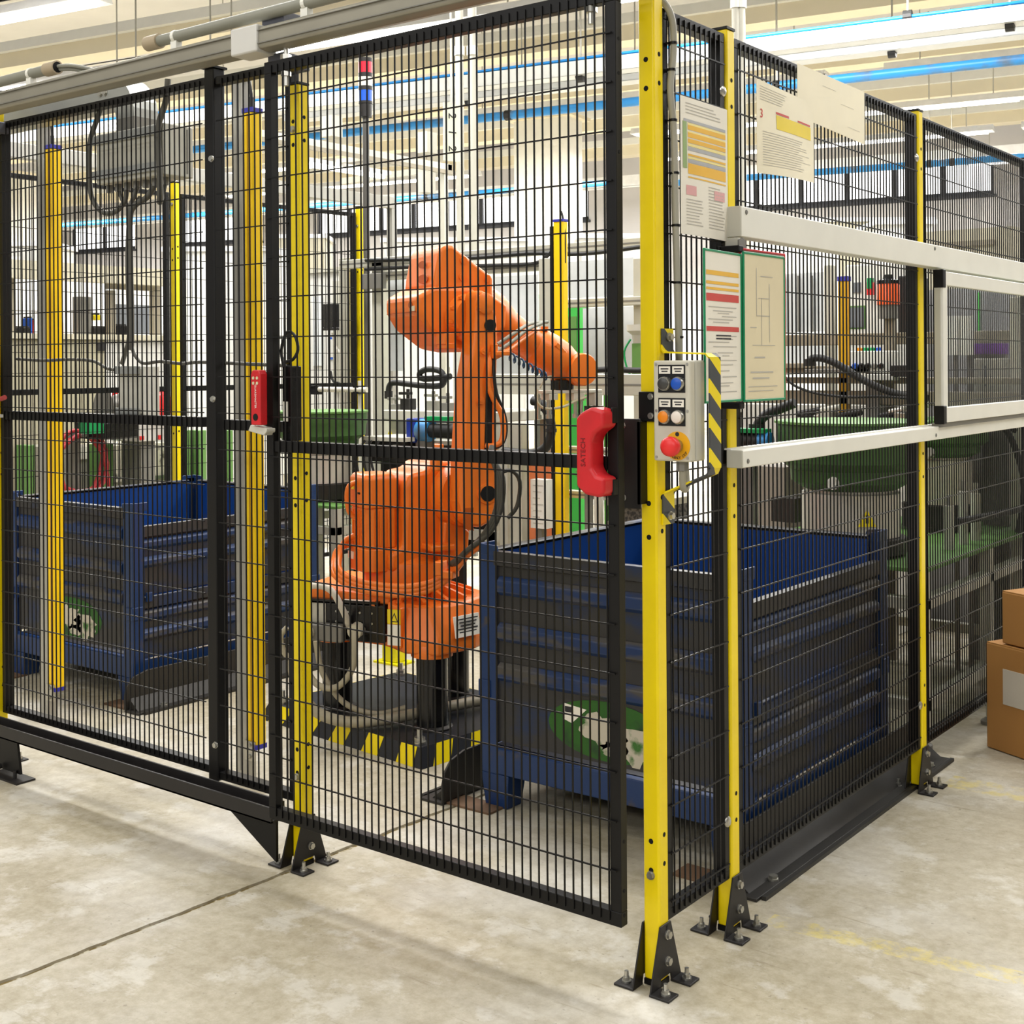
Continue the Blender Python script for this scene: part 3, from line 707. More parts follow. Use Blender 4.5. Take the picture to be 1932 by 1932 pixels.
r, band, P = sheet('instruction_poster', 'laminated poster with orange table rows hung beside the corner post', 'poster', (.092,1.858,.300,1.858,1.565,1.562,.009), bow=.004)
lines(band, .1, .9, .04, .11, 4)
band('table_band', .06, .95, .16, .18, TABG); band('table_band', .04, .12, .18, .52, TABL)
for v0, v1, mt in [(.185,.20,TABY),(.20,.235,TAB),(.245,.255,TABY),(.255,.29,TAB),(.30,.33,TAB),(.335,.355,TABY),(.36,.385,TABG),(.41,.425,TAB),(.43,.445,TABY),(.45,.475,TABG),(.48,.555,TAB),(.575,.585,TAB)]: band('table_band', .14, .95, v0, v1, mt)
band('photo', .1, .3, .64, .71, TABP); band('photo', .68, .92, .64, .71, TABP)
lines(band, .1, .45, .74, .92, 9); lines(band, .55, .92, .62, .92, 14)
r, band, P = sheet('notice_sheet', 'curled cream notice with a red and yellow block tied to the fence', 'notice', (.435,1.952,.748,1.940,1.732,1.742,.014), bow=.012, mtl=mat('cream_paper', (246,238,212), .6, var=.03))
lines(band, .05, .5, .06, .2, 6); band('red_band', .3, .52, .285, .31, TABR); band('yellow_block', .3, .93, .32, .48, mat('notice_yellow', (240,214,50), .6)); band('red_band', .68, .92, .29, .31, TABR)
lines(band, .08, .92, .54, .9, 14)
text('figure', '3', .03, P(.07,.36), (0,1,0), (0,0,1), TABR, r)
r, band, P = sheet('notice_sheet', 'plain cream notice overlapping the fence top, faint lines on it', 'notice', (.666,2.03,1.089,2.028,1.90,1.884,.009), mtl=MATS['cream_paper'])
for (u, v) in ((.35,.22),(.62,.42),(.72,.8)): band('ruled_line', u, u+.2, v, v+.006, INKL)
# document flip holder on the second post
fo = thing('document_holder', 'green and red framed document folder hanging open on the post', 'folder', (.03, Y1, 1.2))
def leaf(nm, hinge, ang, w, z0, z1, frame, printing):
    d = Vector((math.sin(ang), math.cos(ang), 0)); n = Vector((math.cos(ang), -math.sin(ang), 0)); h = Vector(hinge)
    if n.x < 0: n = -n
    lf = MB(); lf.obox(h+d*w/2+Z*(z0+z1)/2, d*(w/2-.003), n*.0006, Z*((z1-z0)/2-.003)); pg = lf.build(nm, PAPER if printing != 'drawing' else mat('yellowed_paper', (228,216,182), .6, var=.05, scale=5), fo)
    q = MB()
    for zc in (z0+.002, z1-.002): q.obox(h+d*w/2+Z*zc, d*w/2, n*.0022, Z*.0026)
    for s in (.002, w-.002): q.obox(h+d*s+Z*(z0+z1)/2, d*.0026, n*.0022, Z*((z1-z0)/2))
    q.build('leaf_frame', frame, pg, bevel=.001)
    def bd(u0, u1, v0, v1, mt, nm2='print_line'):
        o_ = h + n*.0012
        bb = MB(); A = o_+d*(u0*w)+Z*(z1-(z1-z0)*v0); B = o_+d*(u1*w)+Z*(z1-(z1-z0)*v0); C_ = o_+d*(u1*w)+Z*(z1-(z1-z0)*v1); D_ = o_+d*(u0*w)+Z*(z1-(z1-z0)*v1)
        bb.add([A,B,C_,D_],[(0,1,2,3)]); bb.build(nm2, mt, pg)
    if printing == 'text':
        for v0, v1, mt in [(.135,.165,TAB),(.205,.225,TAB),(.245,.262,TAB),(.285,.335,TABR),(.50,.532,TABR)]: bd(.08,.95,v0,v1,mt,'colour_bar')
        for i, v in enumerate([.37,.395,.41,.43,.45,.47,.56,.58,.60,.63,.67,.69,.72,.75,.79,.83,.87,.89,.93]): bd(.15+.1*(i%3), .9-.12*(i%4), v, v+.006, INKL)
        for v in (.555,.575): bd(.3,.7,v,v+.01,INK)
    elif printing == 'drawing':
        for (u0,u1,v0,v1) in [(.3,.31,.1,.42),(.3,.62,.42,.425),(.61,.62,.2,.6),(.35,.6,.3,.305),(.42,.43,.3,.62),(.2,.75,.62,.625),(.25,.5,.7,.71),(.15,.7,.8,.81),(.2,.6,.84,.85),(.1,.8,.9,.905),(.1,.7,.93,.935),(.4,.7,.15,.155),(.15,.3,.5,.505)]: bd(u0,u1,v0,v1,INKL)
    return pg
hg = (.052, .278, 0)
GF = mat('green_leaf_frame', (0,140,92), .4)
leaf('page', hg, math.radians(180-4), .192, 1.206, 1.530, GF, 'text')
leaf('page', (.056,.280,0), math.radians(0), .206, 1.204, 1.536, GF, 'drawing')
leaf('page', (.046,.283,0), math.radians(1), .219, 1.206, 1.545, mat('red_leaf_frame', (206,28,40), .4), None)
b = MB(); b.box(.0, .052, .27, .292, 1.535, 1.55); b.box(.0, .052, .27, .292, 1.188, 1.203); b.box(.0,.006,.265,.297,1.19,1.55); b.build('holder_arm', BLK, fo, bevel=.002)
# aluminium rails on the right fence and the glazed hatch
for k, (za, zb_, lab) in enumerate([(1.572, 1.640, 'deep pale aluminium rail above the glazed hatch'), (1.055, 1.094, 'slim pale aluminium rail below the glazed hatch')]):
    r = thing('fence_rail', lab, 'rail', (.03, 1.6, za))
    b = MB(); b.box(.003, .042, .302, 4.0, za, zb_); b.build('extrusion', CREAM, r, bevel=.002)
    b = MB(); b.box(.0025, .0425, .297, .302, za-.0005, zb_+.0005); b.build('end_cap', GREYBOX, r, bevel=.002)
    b = MB()
    for y in (.325, 1.54, 2.72): b.hexbolt((.042, y, zb_-.012 if k == 0 else za+.014), (1,0,0), .005, .002)
    b.build('screw', GREYD, r)
    if k == 0:
        b = MB(); b.box(.004,.04,.292,.312,za-.032,za-.002); b.build('roller_block', GREYBOX, r, bevel=.003)
        b = MB(); b.prism([(.004,.006),(.02,.0),(.02,-.018),(.004,-.024),(-.012,-.018),(-.012,.0)], (.038,.302,za-.008), (0,1,0), (0,0,1), 0, .004); b.build('roller_cover', GREYD, r)
    else:
        b = MB(); b.box(-.004,.012,.3,4.0,zb_,zb_+.004); b.build('brush_strip', WHT, r)
ht = thing('glazed_hatch', 'cream framed clear sliding hatch held between the two rails', 'hatch', (.05, 2.1, 1.1))
h0, h1, hz0, hz1 = 1.565, 2.75, 1.105, 1.562
b = MB(); b.box(.038,.058,h0+.02,h1,hz1-.042,hz1); b.build('frame_rail', CREAM, ht, bevel=.002)
b = MB(); b.box(.038,.058,h0+.02,h1,hz0,hz0+.046); b.build('frame_rail', CREAM, ht, bevel=.002)
b = MB(); b.box(.038,.058,h0,h0+.036,hz0+.046,hz1-.042); b.build('frame_stile', CREAM, ht, bevel=.002)
b = MB(); b.box(.038,.058,h1-.04,h1,hz0+.046,hz1-.042); b.build('frame_stile', CREAM, ht, bevel=.002)
b = MB(); b.box(.046,.050,h0+.036,h1-.04,hz0+.046,hz1-.042); b.build('pane', GLASS, ht)
for za in (hz0-.004, hz1-.050):
    b = MB(); b.box(.030,.060,h0-.006,h0+.020,za,za+.055); b.build('corner_bumper', BLK, ht, bevel=.002)
b = MB(); b.box(.032,.050,h0-.004,h0+.0,hz0+.05,hz1-.05); b.build('edge_strip', GREYBOX, ht)
b = MB(); b.box(.02,.05,h0,h1,hz0-.014,hz0-.002); b.build('bottom_guide', GREYD, ht)
# light curtains on aluminium uprights inside the front fence
LCY = mat('light_curtain_yellow', (252,208,0), .4)
for (x, y, zt, lab, k) in [(-2.83, .42, 2.09, 'yellow light curtain on a grey upright at the far left', 0), (-1.695, .385, 2.075, 'yellow light curtain on a grey upright left of the gate', 1)]:
    up_ = thing('profile_upright', 'grey aluminium upright beside the %s light curtain' % ('far left' if k == 0 else 'nearer'), 'upright', (x-.04, y, 0))
    b = MB(); b.box(x-.058, x-.012, y-.02, y+.02, 0, 2.2); b.build('profile', ALU, up_, bevel=.002)
    b = MB(); b.box(x-.040, x-.030, y-.0205, y-.0195, 0.03, 2.2); b.build('slot', GREYD, up_)
    r = thing('light_curtain', lab, 'light curtain', (x, y, .1))
    b = MB(); b.prism([(-.010,-.02),(.028,-.02),(.034,-.012),(.034,.02),(-.010,.02)][::-1], (x, y, 0), (1,0,0), (0,1,0), .115, zt); b.build('housing', LCY, r, bevel=.003)
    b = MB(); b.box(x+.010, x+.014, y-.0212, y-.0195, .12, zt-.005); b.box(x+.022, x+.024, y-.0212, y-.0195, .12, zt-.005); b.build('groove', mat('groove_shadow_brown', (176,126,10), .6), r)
    for za in (.105, zt):
        b = MB(); b.box(x-.012, x+.036, y-.022, y+.022, za, za+.014); b.build('end_cap', mat('violet_end_cap', (50,50,160), .4), r)
    b = MB(); b.box(x-.014, x+.03, y-.026, y-.02, .07, .13); b.hexbolt((x+.01,y-.026,.12),(0,-1,0),.008,.006); b.hexbolt((x+.01,y-.026,.085),(0,-1,0),.008,.006); b.build('bracket', ZINC, r)
    b = MB(); b.tube([(x+.008,y,zt+.014),(x+.008,y,zt+.06),(x-.002,y,zt+.10),(x-.012,y,zt+.13)], .005, 8); b.cyl((x+.008,y,zt+.014),(x+.008,y,zt+.05),.007,8); b.build('lead', RUB, r)
# junction boxes behind the left panel
jb = thing('junction_box', 'wide pale junction box hung high on the left panel, cables below', 'junction box', (-1.85, .12, 1.86))
b = MB(); b.box(-2.02, -1.69, .055, .163, 1.848, 2.0); sd = b.build('body', GREYBOX, jb, bevel=.004)
b = MB(); b.box(-1.6905, -1.6885, .138, .143, 1.86, 1.99); b.build('seam', GREYD, sd)
for za in (1.862, 1.968):
    b = MB(); b.box(-2.03, -1.70, .046, .056, za, za+.026); s_ = b.build('clamp_strip', DUCT, jb, bevel=.001)
    b = MB(); b.hexbolt((-2.0,.046,za+.013),(0,-1,0),.005,.002); b.hexbolt((-1.74,.046,za+.013),(0,-1,0),.005,.002); b.build('screw', ZINC, s_)
b = MB()
for i in range(7): b.cyl((-2.0+.045*i, .09, 1.86), (-2.0+.045*i, .09, 1.825), .011, 8)
b.build('gland', GREYD, jb)
b = MB()
b.tube([(-1.99,.06,2.10),(-2.01,.05,2.04),(-2.035,.045,1.98),(-2.04,.045,1.88),(-2.035,.05,1.81),(-2.0,.06,1.765),(-1.95,.07,1.76),(-1.92,.085,1.79),(-1.915,.09,1.83)], .008, 8)
b.tube([(-1.66,.05,2.12),(-1.67,.05,2.06),(-1.70,.045,1.98),(-1.695,.045,1.86),(-1.70,.05,1.79),(-1.715,.06,1.77),(-1.73,.08,1.80),(-1.732,.09,1.83)], .009, 8)
b.tube([(-1.955,.09,1.83),(-1.93,.09,1.79),(-1.88,.09,1.775),(-1.85,.09,1.80)], .006, 8)
b.tube([(-1.78,.09,1.83),(-1.80,.08,1.795),(-1.835,.06,1.77),(-1.845,.05,1.73),(-1.845,.05,1.60),(-1.842,.05,1.48),(-1.842,.05,1.38),(-1.845,.05,1.34)], .009, 8)
b.tube([(-1.86,.09,1.83),(-1.857,.06,1.76),(-1.857,.05,1.62),(-1.853,.05,1.46),(-1.852,.05,1.38),(-1.87,.05,1.335),(-1.895,.055,1.30)], .007, 8)
b.tube([(-1.842,.05,1.36),(-1.83,.05,1.33),(-1.80,.05,1.305),(-1.765,.048,1.30),(-1.70,.048,1.305),(-1.6,.048,1.298),(-1.52,.048,1.302),(-1.3,.048,1.295),(-1.15,.048,1.29)], .005, 8)
b.tube([(-2.45,.048,1.318),(-2.3,.048,1.312),(-2.15,.048,1.314),(-2.03,.048,1.308),(-1.96,.05,1.285),(-1.90,.055,1.28)], .005, 8)
b.build('cable', mat('grey_cable', (88,86,78), .5), jb, smooth=60)
jb = thing('junction_box', 'small pale junction box above the middle rail of the left panel', 'junction box', (-1.80, .1, 1.14))
b = MB(); b.box(-1.905, -1.80, .05, .06, 1.15, 1.285); b.build('lid', GREYBOX, jb, bevel=.003)
b = MB(); b.box(-1.905, -1.80, .061, .12, 1.14, 1.292); b.build('body', CREAM, jb, bevel=.003)
for za in (1.143, 1.268):
    b = MB(); b.box(-1.915, -1.80, .04, .05, za, za+.024); b.build('clamp_strip', DUCT, jb, bevel=.001)
# red coded safety switches
def safety_switch(x, label, red):
    r = thing('safety_switch', label, 'safety switch', (x, -.1, 1.14))
    if red:
        b = MB(); b.prism([(-.018,0),(.018,0),(.018,.128),(.012,.138),(-.012,.138),(-.018,.128)], (x, -.125, 1.142), (1,0,0), (0,0,1), -.02, .004); k = b.build('key_head', RED, r, bevel=.003)
        b = MB()
        for dx in (-.007, .007):
            for dz in (.105, .118): b.cyl((x+dx, -.129, 1.142+dz), (x+dx, -.1305, 1.142+dz), .004, 10)
        b.build('indicator', mat('pale_yellow_lamp', (210,206,170), .4), k)
        b = MB(); b.lathe([(.009,0),(.009,.001),(.006,.0012)], (x, -.129, 1.162), 16, (0,-1,0)); b.build('key_eye', HOLE, k)
        text('lettering', 'GUARDMASTER', .0085, (x, -.1292, 1.214), (0,0,-1), (1,0,0), WHT, k)
        b = MB(); b.prism([(-.04,-.012),(.02,-.022),(.03,-.012),(.03,-.004),(-.03,.004)], (x, -.12, 1.138), (1,0,0), (0,0,1), -.03, .0); b.build('mounting_tongue', GREYBOX, r, bevel=.002)
    b = MB(); b.box(x+.028, x+.062, -.066, -.03, 1.10, 1.29); b.build('body', BLK2, r, bevel=.003)
    b = MB(); b.box(x+.034, x+.05, -.068, -.066, 1.15, 1.2); b.build('rating_label', PAPER, r)
    b = MB(); b.tube([(x+.03,-.06,1.285),(x+.02,-.06,1.33),(x+.03,-.05,1.375),(x+.06,-.05,1.365),(x+.07,-.05,1.33),(x+.05,-.05,1.305),(x+.01,-.04,1.30),(x-.06,0.05,1.295)], .004, 8); b.build('lead', RUB, r)
    return r
safety_switch(-1.086, 'red interlock switch head hanging at the left edge of the gate', True)
r = thing('safety_switch', 'dark interlock switch with white label at the left picture edge', 'safety switch', (-2.47, -.03, 1.1))
b = MB(); b.box(-2.51, -2.45, -.07, -.02, 1.14, 1.33); b.build('body', BLK2, r, bevel=.003)
b = MB(); b.box(-2.47, -2.4495, -.072, -.03, 1.21, 1.27); b.build('rating_label', PAPER, r)
b = MB(); b.tube([(-2.44,-.05,1.19),(-2.40,-.05,1.188),(-2.36,-.05,1.196)], [.006,.006,.008], 8); b.build('plunger', mat('dark_red_knob', (150,40,36), .5), r)
b = MB(); b.tube([(-2.49,-.05,1.33),(-2.49,-.05,1.37),(-2.47,-.05,1.39),(-2.45,-.04,1.36),(-2.45,-.03,1.32)], .006, 8); b.build('lead', GREYBOX, r)
b = MB(); b.box(-2.51, -2.42, -.08, -.02, 1.13, 1.14); b.build('bracket', GREYBOX, r)
# ================================================================== BINS
BLIN = mat('inner_blue_paint', (16,62,132), .4, c2=(60,66,76), c2f=.68, scale=9)
BLUR = mat('rib_blue_paint', (16,46,92), .42, c2=(72,69,66), c2f=.53, scale=7, stretch=(.6,.6,3))
def make_bin(ox, oy, label, mirror_label=None):
    Wd, Dp = .855, .97
    r = thing('steel_bin', label, 'bin', (ox, oy, 0), group='blue steel bins')
    x0, x1, y0, y1 = ox, ox+Wd, oy, oy+Dp
    # base frame
    for (a, c_) in (((x0,y0),(x1,y0)), ((x0,y1),(x1,y1))):
        s = 1 if a[1] == y0 else -1
        b = MB(); b.box(a[0]+.0015, c_[0]-.0015, a[1]+s*.0015, a[1]+s*.04, .1005, .175); b.build('base_beam', BLUF, r, bevel=.003)
    for x, s in ((x0, 1), (x1, -1)):
        b = MB(); b.box(x+s*.0015, x+s*.04, y0+.0405, y1-.0405, .1005, .165); b.build('base_beam', BLUF, r, bevel=.003)
    b = MB(); b.box(x0+.03, x1-.03, y0+.03, y1-.03, .165, .175); b.build('bin_floor', BLU, r)
    for x, sx in ((x0,1),(x1,-1)):
        for y, sy in ((y0,1),(y1,-1)):
            b = MB(); b.loft([[Vector((x+sx*(.001+i*.10), y+sy*(.001+j*.09), .1001)) for i, j in ((0,0),(1,0),(1,1),(0,1))], [Vector((x+sx*(.01+i*.08), y+sy*(.01+j*.07), 0)) for i, j in ((0,0),(1,0),(1,1),(0,1))]])
            b.build('foot', BLUF, r, bevel=.003)
            b = MB()   # angle post with a raised stacking tab
            b.box(x, x+sx*.006, y, y+sy*.055, .0995, .7555); b.box(x+sx*.0004, x+sx*.06, y+sy*.0004, y+sy*.006, .1003, .755)
            b.prism([(0,.735),(.075,.735),(.065,.764),(0,.768)] if sx > 0 else [(0,.735),(0,.768),(-.065,.764),(-.075,.735)], (x, y-sy*.0007, 0), (1,0,0), (0,0,1), -.006 if sy > 0 else 0, 0 if sy > 0 else .006)
            b.box(x-sx*.0007, x+sx*.006, y+sy*.0007, y+sy*.07, .735, .7675)
            b.build('corner_post', BLUF, r, bevel=.002)
            b = MB(); b.box(x-sx*.004, x+sx*.04, y-sy*.004, y+sy*.05, .32, .37); b.build('post_gusset', BLUF, r, bevel=.003)
    # ribbed walls: profile of (offset outwards, height)
    def prof(zb, zt, ribs, hgt=.042, out=.016):
        p = [(0, zb)]
        p += [(0, zt-.045), (.014, zt-.04), (.014, zt), (-.012, zt)]
        return p
    def wall(nm, A, B, n, pf, ribs=(), hgt=.042, mt=BLU):
        A, B, n = Vector((*A,0)), Vector((*B,0)), Vector((*n,0)); th = .004; b = MB(); k = len(pf); vs = []
        for q in (A, B):
            vs += [q+n*o+Vector((0,0,z)) for o, z in pf]
        for q in (A, B):
            vs += [q+n*(o-th)+Vector((0,0,z-(.004 if i >= k-2 else 0))) for i, (o, z) in enumerate(pf)]
        fs = []
        for i in range(k-1):
            fs += [(i, k+i, k+i+1, i+1), (2*k+i, 2*k+i+1, 3*k+i+1, 3*k+i), (i, i+1, 2*k+i+1, 2*k+i), (k+i, 3*k+i, 3*k+i+1, k+i+1)]
        fs += [(0, 2*k, 3*k, k), (k-1, 2*k-1, 4*k-1, 3*k-1)]
        b.add(vs, fs); wl = b.build(nm, mt, r, smooth=40)
        q = MB(); q.obox((A+B)/2-n*.0075+Vector((0,0,(pf[0][1]+pf[-1][1])/2-.006)), (B-A)/2, n*.0015, Vector((0,0,(pf[-1][1]-pf[0][1])/2-.008))); q.build('wall_lining', BLIN, wl)
        for z in ribs:
            q = MB(); hh = hgt/2
            q.loft([[P_+n*.0+Vector((0,0,z-hh-.008)), P_+n*.016+Vector((0,0,z-hh+.006)), P_+n*.016+Vector((0,0,z+hh-.006)), P_+Vector((0,0,z+hh+.008))] for P_ in (A+(B-A)*.015, B-(B-A)*.015)]); q.build('rib', BLUR, wl, bevel=.003)
        return wl
    R3 = (.399, .514, .648)
    wf = wall('ribbed_wall', (x0+.055, y0+.012), (x1-.055, y0+.012), (0,-1), prof(.196, .748, R3), R3)
    wall('ribbed_wall', (x0+.055, y1-.012), (x1-.055, y1-.012), (0,1), prof(.18, .748, R3), R3)
    wall('ribbed_wall', (x0+.012, y0+.05), (x0+.012, y1-.05), (-1,0), prof(.18, .748, R3), R3)
    g1 = wall('lower_gate', (x1-.016, y0+.03), (x1-.016, y1-.05), (1,0), prof(.165, .40, (.315,), .04), (.33,.255), .034)
    g2 = wall('drop_gate', (x1-.016, y0+.03), (x1-.016, y1-.05), (1,0), prof(.408, .675, (.545,.612), .03), (.535,.605), .030)
    b = MB(); b.box(x1-.018, x1-.002, y0+.022, y0+.034, .17, .67); b.box(x1-.018, x1-.002, y1-.055, y1-.043, .17, .66); b.build('gate_edge', BLUF, r)
    WEAR = mat('bare_worn_metal', (206,200,188), .5, c2=(140,100,70), c2f=.6, scale=30)
    b = MB(); b.box(x1-.004, x1+.001, y0+.08, y0+.13, .163, .1665); b.box(x1-.004, x1+.001, y0+.30, y0+.72, .163, .1665); b.build('worn_edge', WEAR, r)
    for y in (y0+.06, y1-.08):
        b = MB(); b.box(x1-.004, x1+.010, y, y+.03, .385, .42); b.build('hinge', BLUF, r, bevel=.002)
    # green painted patch with torn label on the front wall
    GPT = mat('green_paint_patch', (38,92,22), .6, c2=(30,60,30), c2f=.6, scale=12)
    TORN = mat('torn_paper_label', (196,188,170), .8, c2=(60,110,46), c2f=.57, scale=16)
    cxp, czp = x0+.44, .285
    b = MB(); n = 28; ring = [Vector((cxp+math.cos(2*math.pi*i/n)*.20, y0+.0115-.0006, czp+math.sin(2*math.pi*i/n)*.082)) for i in range(n)]; b.add(ring, [tuple(range(n))]); b.build('painted_patch', GPT, r)
    b = MB(); rr = random.Random(4)
    def blob(cx_, cz_, rx, rz, k=22, j=.28):
        b.add([Vector((cx_+math.cos(2*math.pi*i/k)*rx*(1+rr.uniform(-j,j)), y0+.0115-.0012, cz_+math.sin(2*math.pi*i/k)*rz*(1+rr.uniform(-j,j)))) for i in range(k)], [tuple(range(k))])
    blob(cxp-.01, czp-.0, .075, .045); blob(cxp+.09, czp-.02, .07, .05); blob(cxp+.02, czp-.045, .05, .022); b.build('torn_label', TORN, r)
    b = MB(); b.add([Vector((cxp-.15,y0+.0103,czp+.058)),Vector((cxp-.07,y0+.0103,czp+.05)),Vector((cxp-.12,y0+.0103,czp+.005)),Vector((cxp-.145,y0+.0103,czp+.012))],[(0,1,2,3)]); lb = b.build('torn_label', PAPER, r)
    b = MB(); b.box(cxp-.143,cxp-.118,y0+.0095,y0+.0101,czp+.034,czp+.050); b.build('label_print', INK, lb)
    return r
B2X, B2Y = -.99, .635
make_bin(B2X, B2Y, 'blue ribbed steel bin on the right, behind the corner post')
make_bin(-3.60, .70, 'blue ribbed steel bin on the left, behind the fixed panels')
# steel floor guides that centre the bins
def guide(x, y0, y1, side, label):
    r = thing('bin_guide', label, 'floor guide', (x, (y0+y1)/2, 0), group='black bin guides')
    b = MB(); q = [(y0,.008),(y1,.008),(y1,.14)]; q += [(y0+.10,.14),(y0+.04,.125),(y0+.01,.095),(y0,.06)]
    b.prism(q, (x, 0, 0), (0,1,0), (0,0,1), -.004, .004); b.build('upright_plate', GUIDE, r, bevel=.002)
    b = MB(); b.box(x, x+side*.085, y0, y1, 0, .008); b.build('foot_plate', GUIDE, r, bevel=.001)
    b = MB(); b.prism([(.0,.008),(side*.055,.008),(.0,.05)] if side > 0 else [(side*.055,.008),(.0,.008),(.0,.05)], (x,0,0), (1,0,0), (0,0,1), -y1+.0, -y0-.02); b.build('fillet_plate', GUIDE, r)
    b = MB(); b.box(x+side*.088, x+side*.10, y0+.02, y1, 0, .010); b.build('edge_bar', GUIDE, r)
    b = MB(); b.hexbolt((x+side*.065, y0+.13, .008), (0,0,1), .012, .012); b.hexbolt((x+side*.065, y1-.12, .008), (0,0,1), .012, .012); b.build('anchor_bolt', ZINC, r)
    b = MB(); b.box(x-side*.16, x, y0+.02, y0+.10, 0, .006); b.build('cross_plate', mat('rusty_plate', (110,84,62), .7, var=.3), r)
    return r
guide(-.118, .50, 1.86, 1, 'black steel guide on the floor right of the right bin')
guide(-1.075, .56, 1.6, -1, 'black steel guide on the floor left of the right bin')
guide(-2.69, .62, 1.75, 1, 'black steel guide on the floor right of the left bin')
guide(-3.66, .62, 1.75, -1, 'black steel guide on the floor left of the left bin')
for (x, y, lab) in [(-.10, 1.80, 'grey adjustable machine foot behind the bin guide, nearer'), (-.06, 2.36, 'grey adjustable machine foot behind the second right panel')]:
    r = thing('levelling_foot', lab, 'foot', (x, y, 0)); b = MB(); b.lathe([(.03,0),(.03,.012),(.012,.025)], (x,y,0), 16); b.build('pad', GREYD, r); b = MB(); b.cyl((x,y,.02),(x,y,.09),.012,10); b.build('stem', ZINC, r)

# ================================================================== ROBOT
O = Vector((-1.709, 1.111, 0)); TH = math.radians(67.6)   # the base is turned 50 degrees against the arm
# raised base plate with sloped hazard edges
pl = thing('robot_base_plate', 'raised black floor plate with yellow hazard edge under the robot', 'base plate', (-1.75, 1.15, 0))
cs = [Vector(p) for p in ((-1.352,.781,0),(-2.205,.868,0),(-2.135,1.53,0),(-1.282,1.443,0))]
cen = sum(cs, Vector())/4
top = [cen+(p-cen)*.955+Vector((0,0,.06)) for p in cs]; bot = [cen+(p-cen)*1.02 for p in cs]
b = MB(); b.loft([bot, top]); b.build('plate', mat('black_plate_lacquer', (34,36,42), .35, var=.25, scale=6), pl)
YB = mat('hazard_yellow', (248,222,0), .4)
for e in range(4):
    A0, A1, B0, B1 = bot[e], bot[(e+1)%4], top[e], top[(e+1)%4]; n = ((A1-A0).cross(B0-A0)).normalized(); n = n if n.dot((A0+A1)/2-cen) > 0 else -n
    k = 5 if e % 2 == 0 else 4
    for i in range(k):
        t0, t1 = (i+.1)/k, (i+.56)/k; sl = .15/k
        q = [A0.lerp(A1, t0+sl), A0.lerp(A1, t1+sl), B0.lerp(B1, t1), B0.lerp(B1, t0)]
        b = MB(); b.add([p+n*.0012 for p in q]+[p-n*.002 for p in q], [(0,1,2,3),(4,7,6,5),(0,4,5,1),(1,5,6,2),(2,6,7,3),(3,7,4,0)])
        b.build('hazard_stripe', YB, pl)
for q in [cen+(p-cen)*.86 for p in cs]:
    b = MB(); b.hexbolt((q.x,q.y,.06), (0,0,1), .02, .02); b.cyl((q.x,q.y,.08),(q.x,q.y,.105),.009,10); b.build('anchor_bolt', ZINC, pl)
rb = thing('industrial_robot', 'orange six-axis industrial robot arm on three black pillars', 'robot', (O.x, O.y, .06), TH)
rb['_org'] = (0, 0, .06)
def rp(b, name, mt, parent=None, **k): return b.build(name, mt, parent or rb, **k)
RB_ = Matrix.Rotation(math.radians(-50), 3, 'Z')
def rq(b, name, mt, parent=None, **k):      # parts laid out in the axes of the fixed base
    b.v = [RB_ @ v for v in b.v]; return rp(b, name, mt, parent, **k)
def ra(b, name, mt, parent=None, **k):      # fittings laid out on the lower arm
    b.v = [Vector(((v.x-.367)*1.085+.144, v.y-.02, v.z)) for v in b.v]; return rp(b, name, mt, parent, **k)
ZA = Vector((0,0,1))
LEG = [(.171,-.175), (-.258,-.044), (.0885,.2195)]
for x, y in LEG:
    b = MB(); b.cyl((x,y,.06),(x,y,.315),.054,28); lg = rq(b, 'leg', BLK2, smooth=40)
    b = MB(); b.lathe([(.07,.06),(.07,.066),(.056,.072)], (x,y,0), 24); rq(b, 'leg_weld', BLKF, lg)
# cast base
def ringz(pts, z): return [Vector((x,y,z)) for x,y in pts]
plan = [(.03,-.19),(.10,-.245),(.225,-.245),(.265,-.17),(.30,-.10),(.31,.06),(.26,.19),(.15,.285),(.03,.28),(-.06,.20),(-.30,.13),(-.33,.03),(-.33,-.06),(-.22,-.12),(-.03,-.15)]
mid = [(x*.97, y*.96) for x,y in plan]; topp = [(.03,-.16),(.08,-.20),(.17,-.205),(.23,-.15),(.26,-.08),(.265,.05),(.22,.15),(.13,.21),(.03,.21),(-.05,.16),(-.29,.11),(-.32,.03),(-.32,-.05),(-.21,-.10),(-.03,-.13)]
b = MB(); b.loft([ringz(plan,.318), ringz(plan,.36), ringz(mid,.385), ringz(topp,.475)]); base = rq(b, 'base_casting', ORG, bevel=.008)
for x, y in LEG:
    b = MB(); b.lathe([(.072,.305),(.072,.345),(.06,.36)], (x,y,0), 24); rq(b, 'foot_boss', ORG, base, smooth=40)
    b = MB(); b.cyl((x,y,.36),(x,y,.372),.02,6); rq(b, 'foot_bolt', BLK2, base)
b = MB()
for i in range(7):
    t = math.radians(-95+22*i); d = Vector((math.cos(t), math.sin(t), 0)); b.bar(d*.13+ZA*.505, d*.235+ZA*.47, .014, .03)
rq(b, 'rib', ORG, base)
b = MB(); b.prism([(.035,.34),(.09,.335),(.09,.47),(.04,.49)], (0,-.246,0), (1,0,0), (0,0,1), -.06, .0); rq(b, 'side_web', ORG, base, bevel=.004)
b = MB(); b.box(.040,.088,-.2485,-.247,.345,.415); st = rq(b, 'warning_sticker', PAPER, base)
b = MB(); b.box(.040,.088,-.2487,-.247,.417,.466); rq(b, 'sticker_yellow', mat('sticker_yellow', (240,214,30), .5), base)
b = MB(); t3 = [(.052,.424),(.080,.424),(.066,.456)]; b.prism(t3, (0,-.2488,0), (1,0,0), (0,0,1), 0, .0004); rq(b, 'warning_triangle', INK, base)
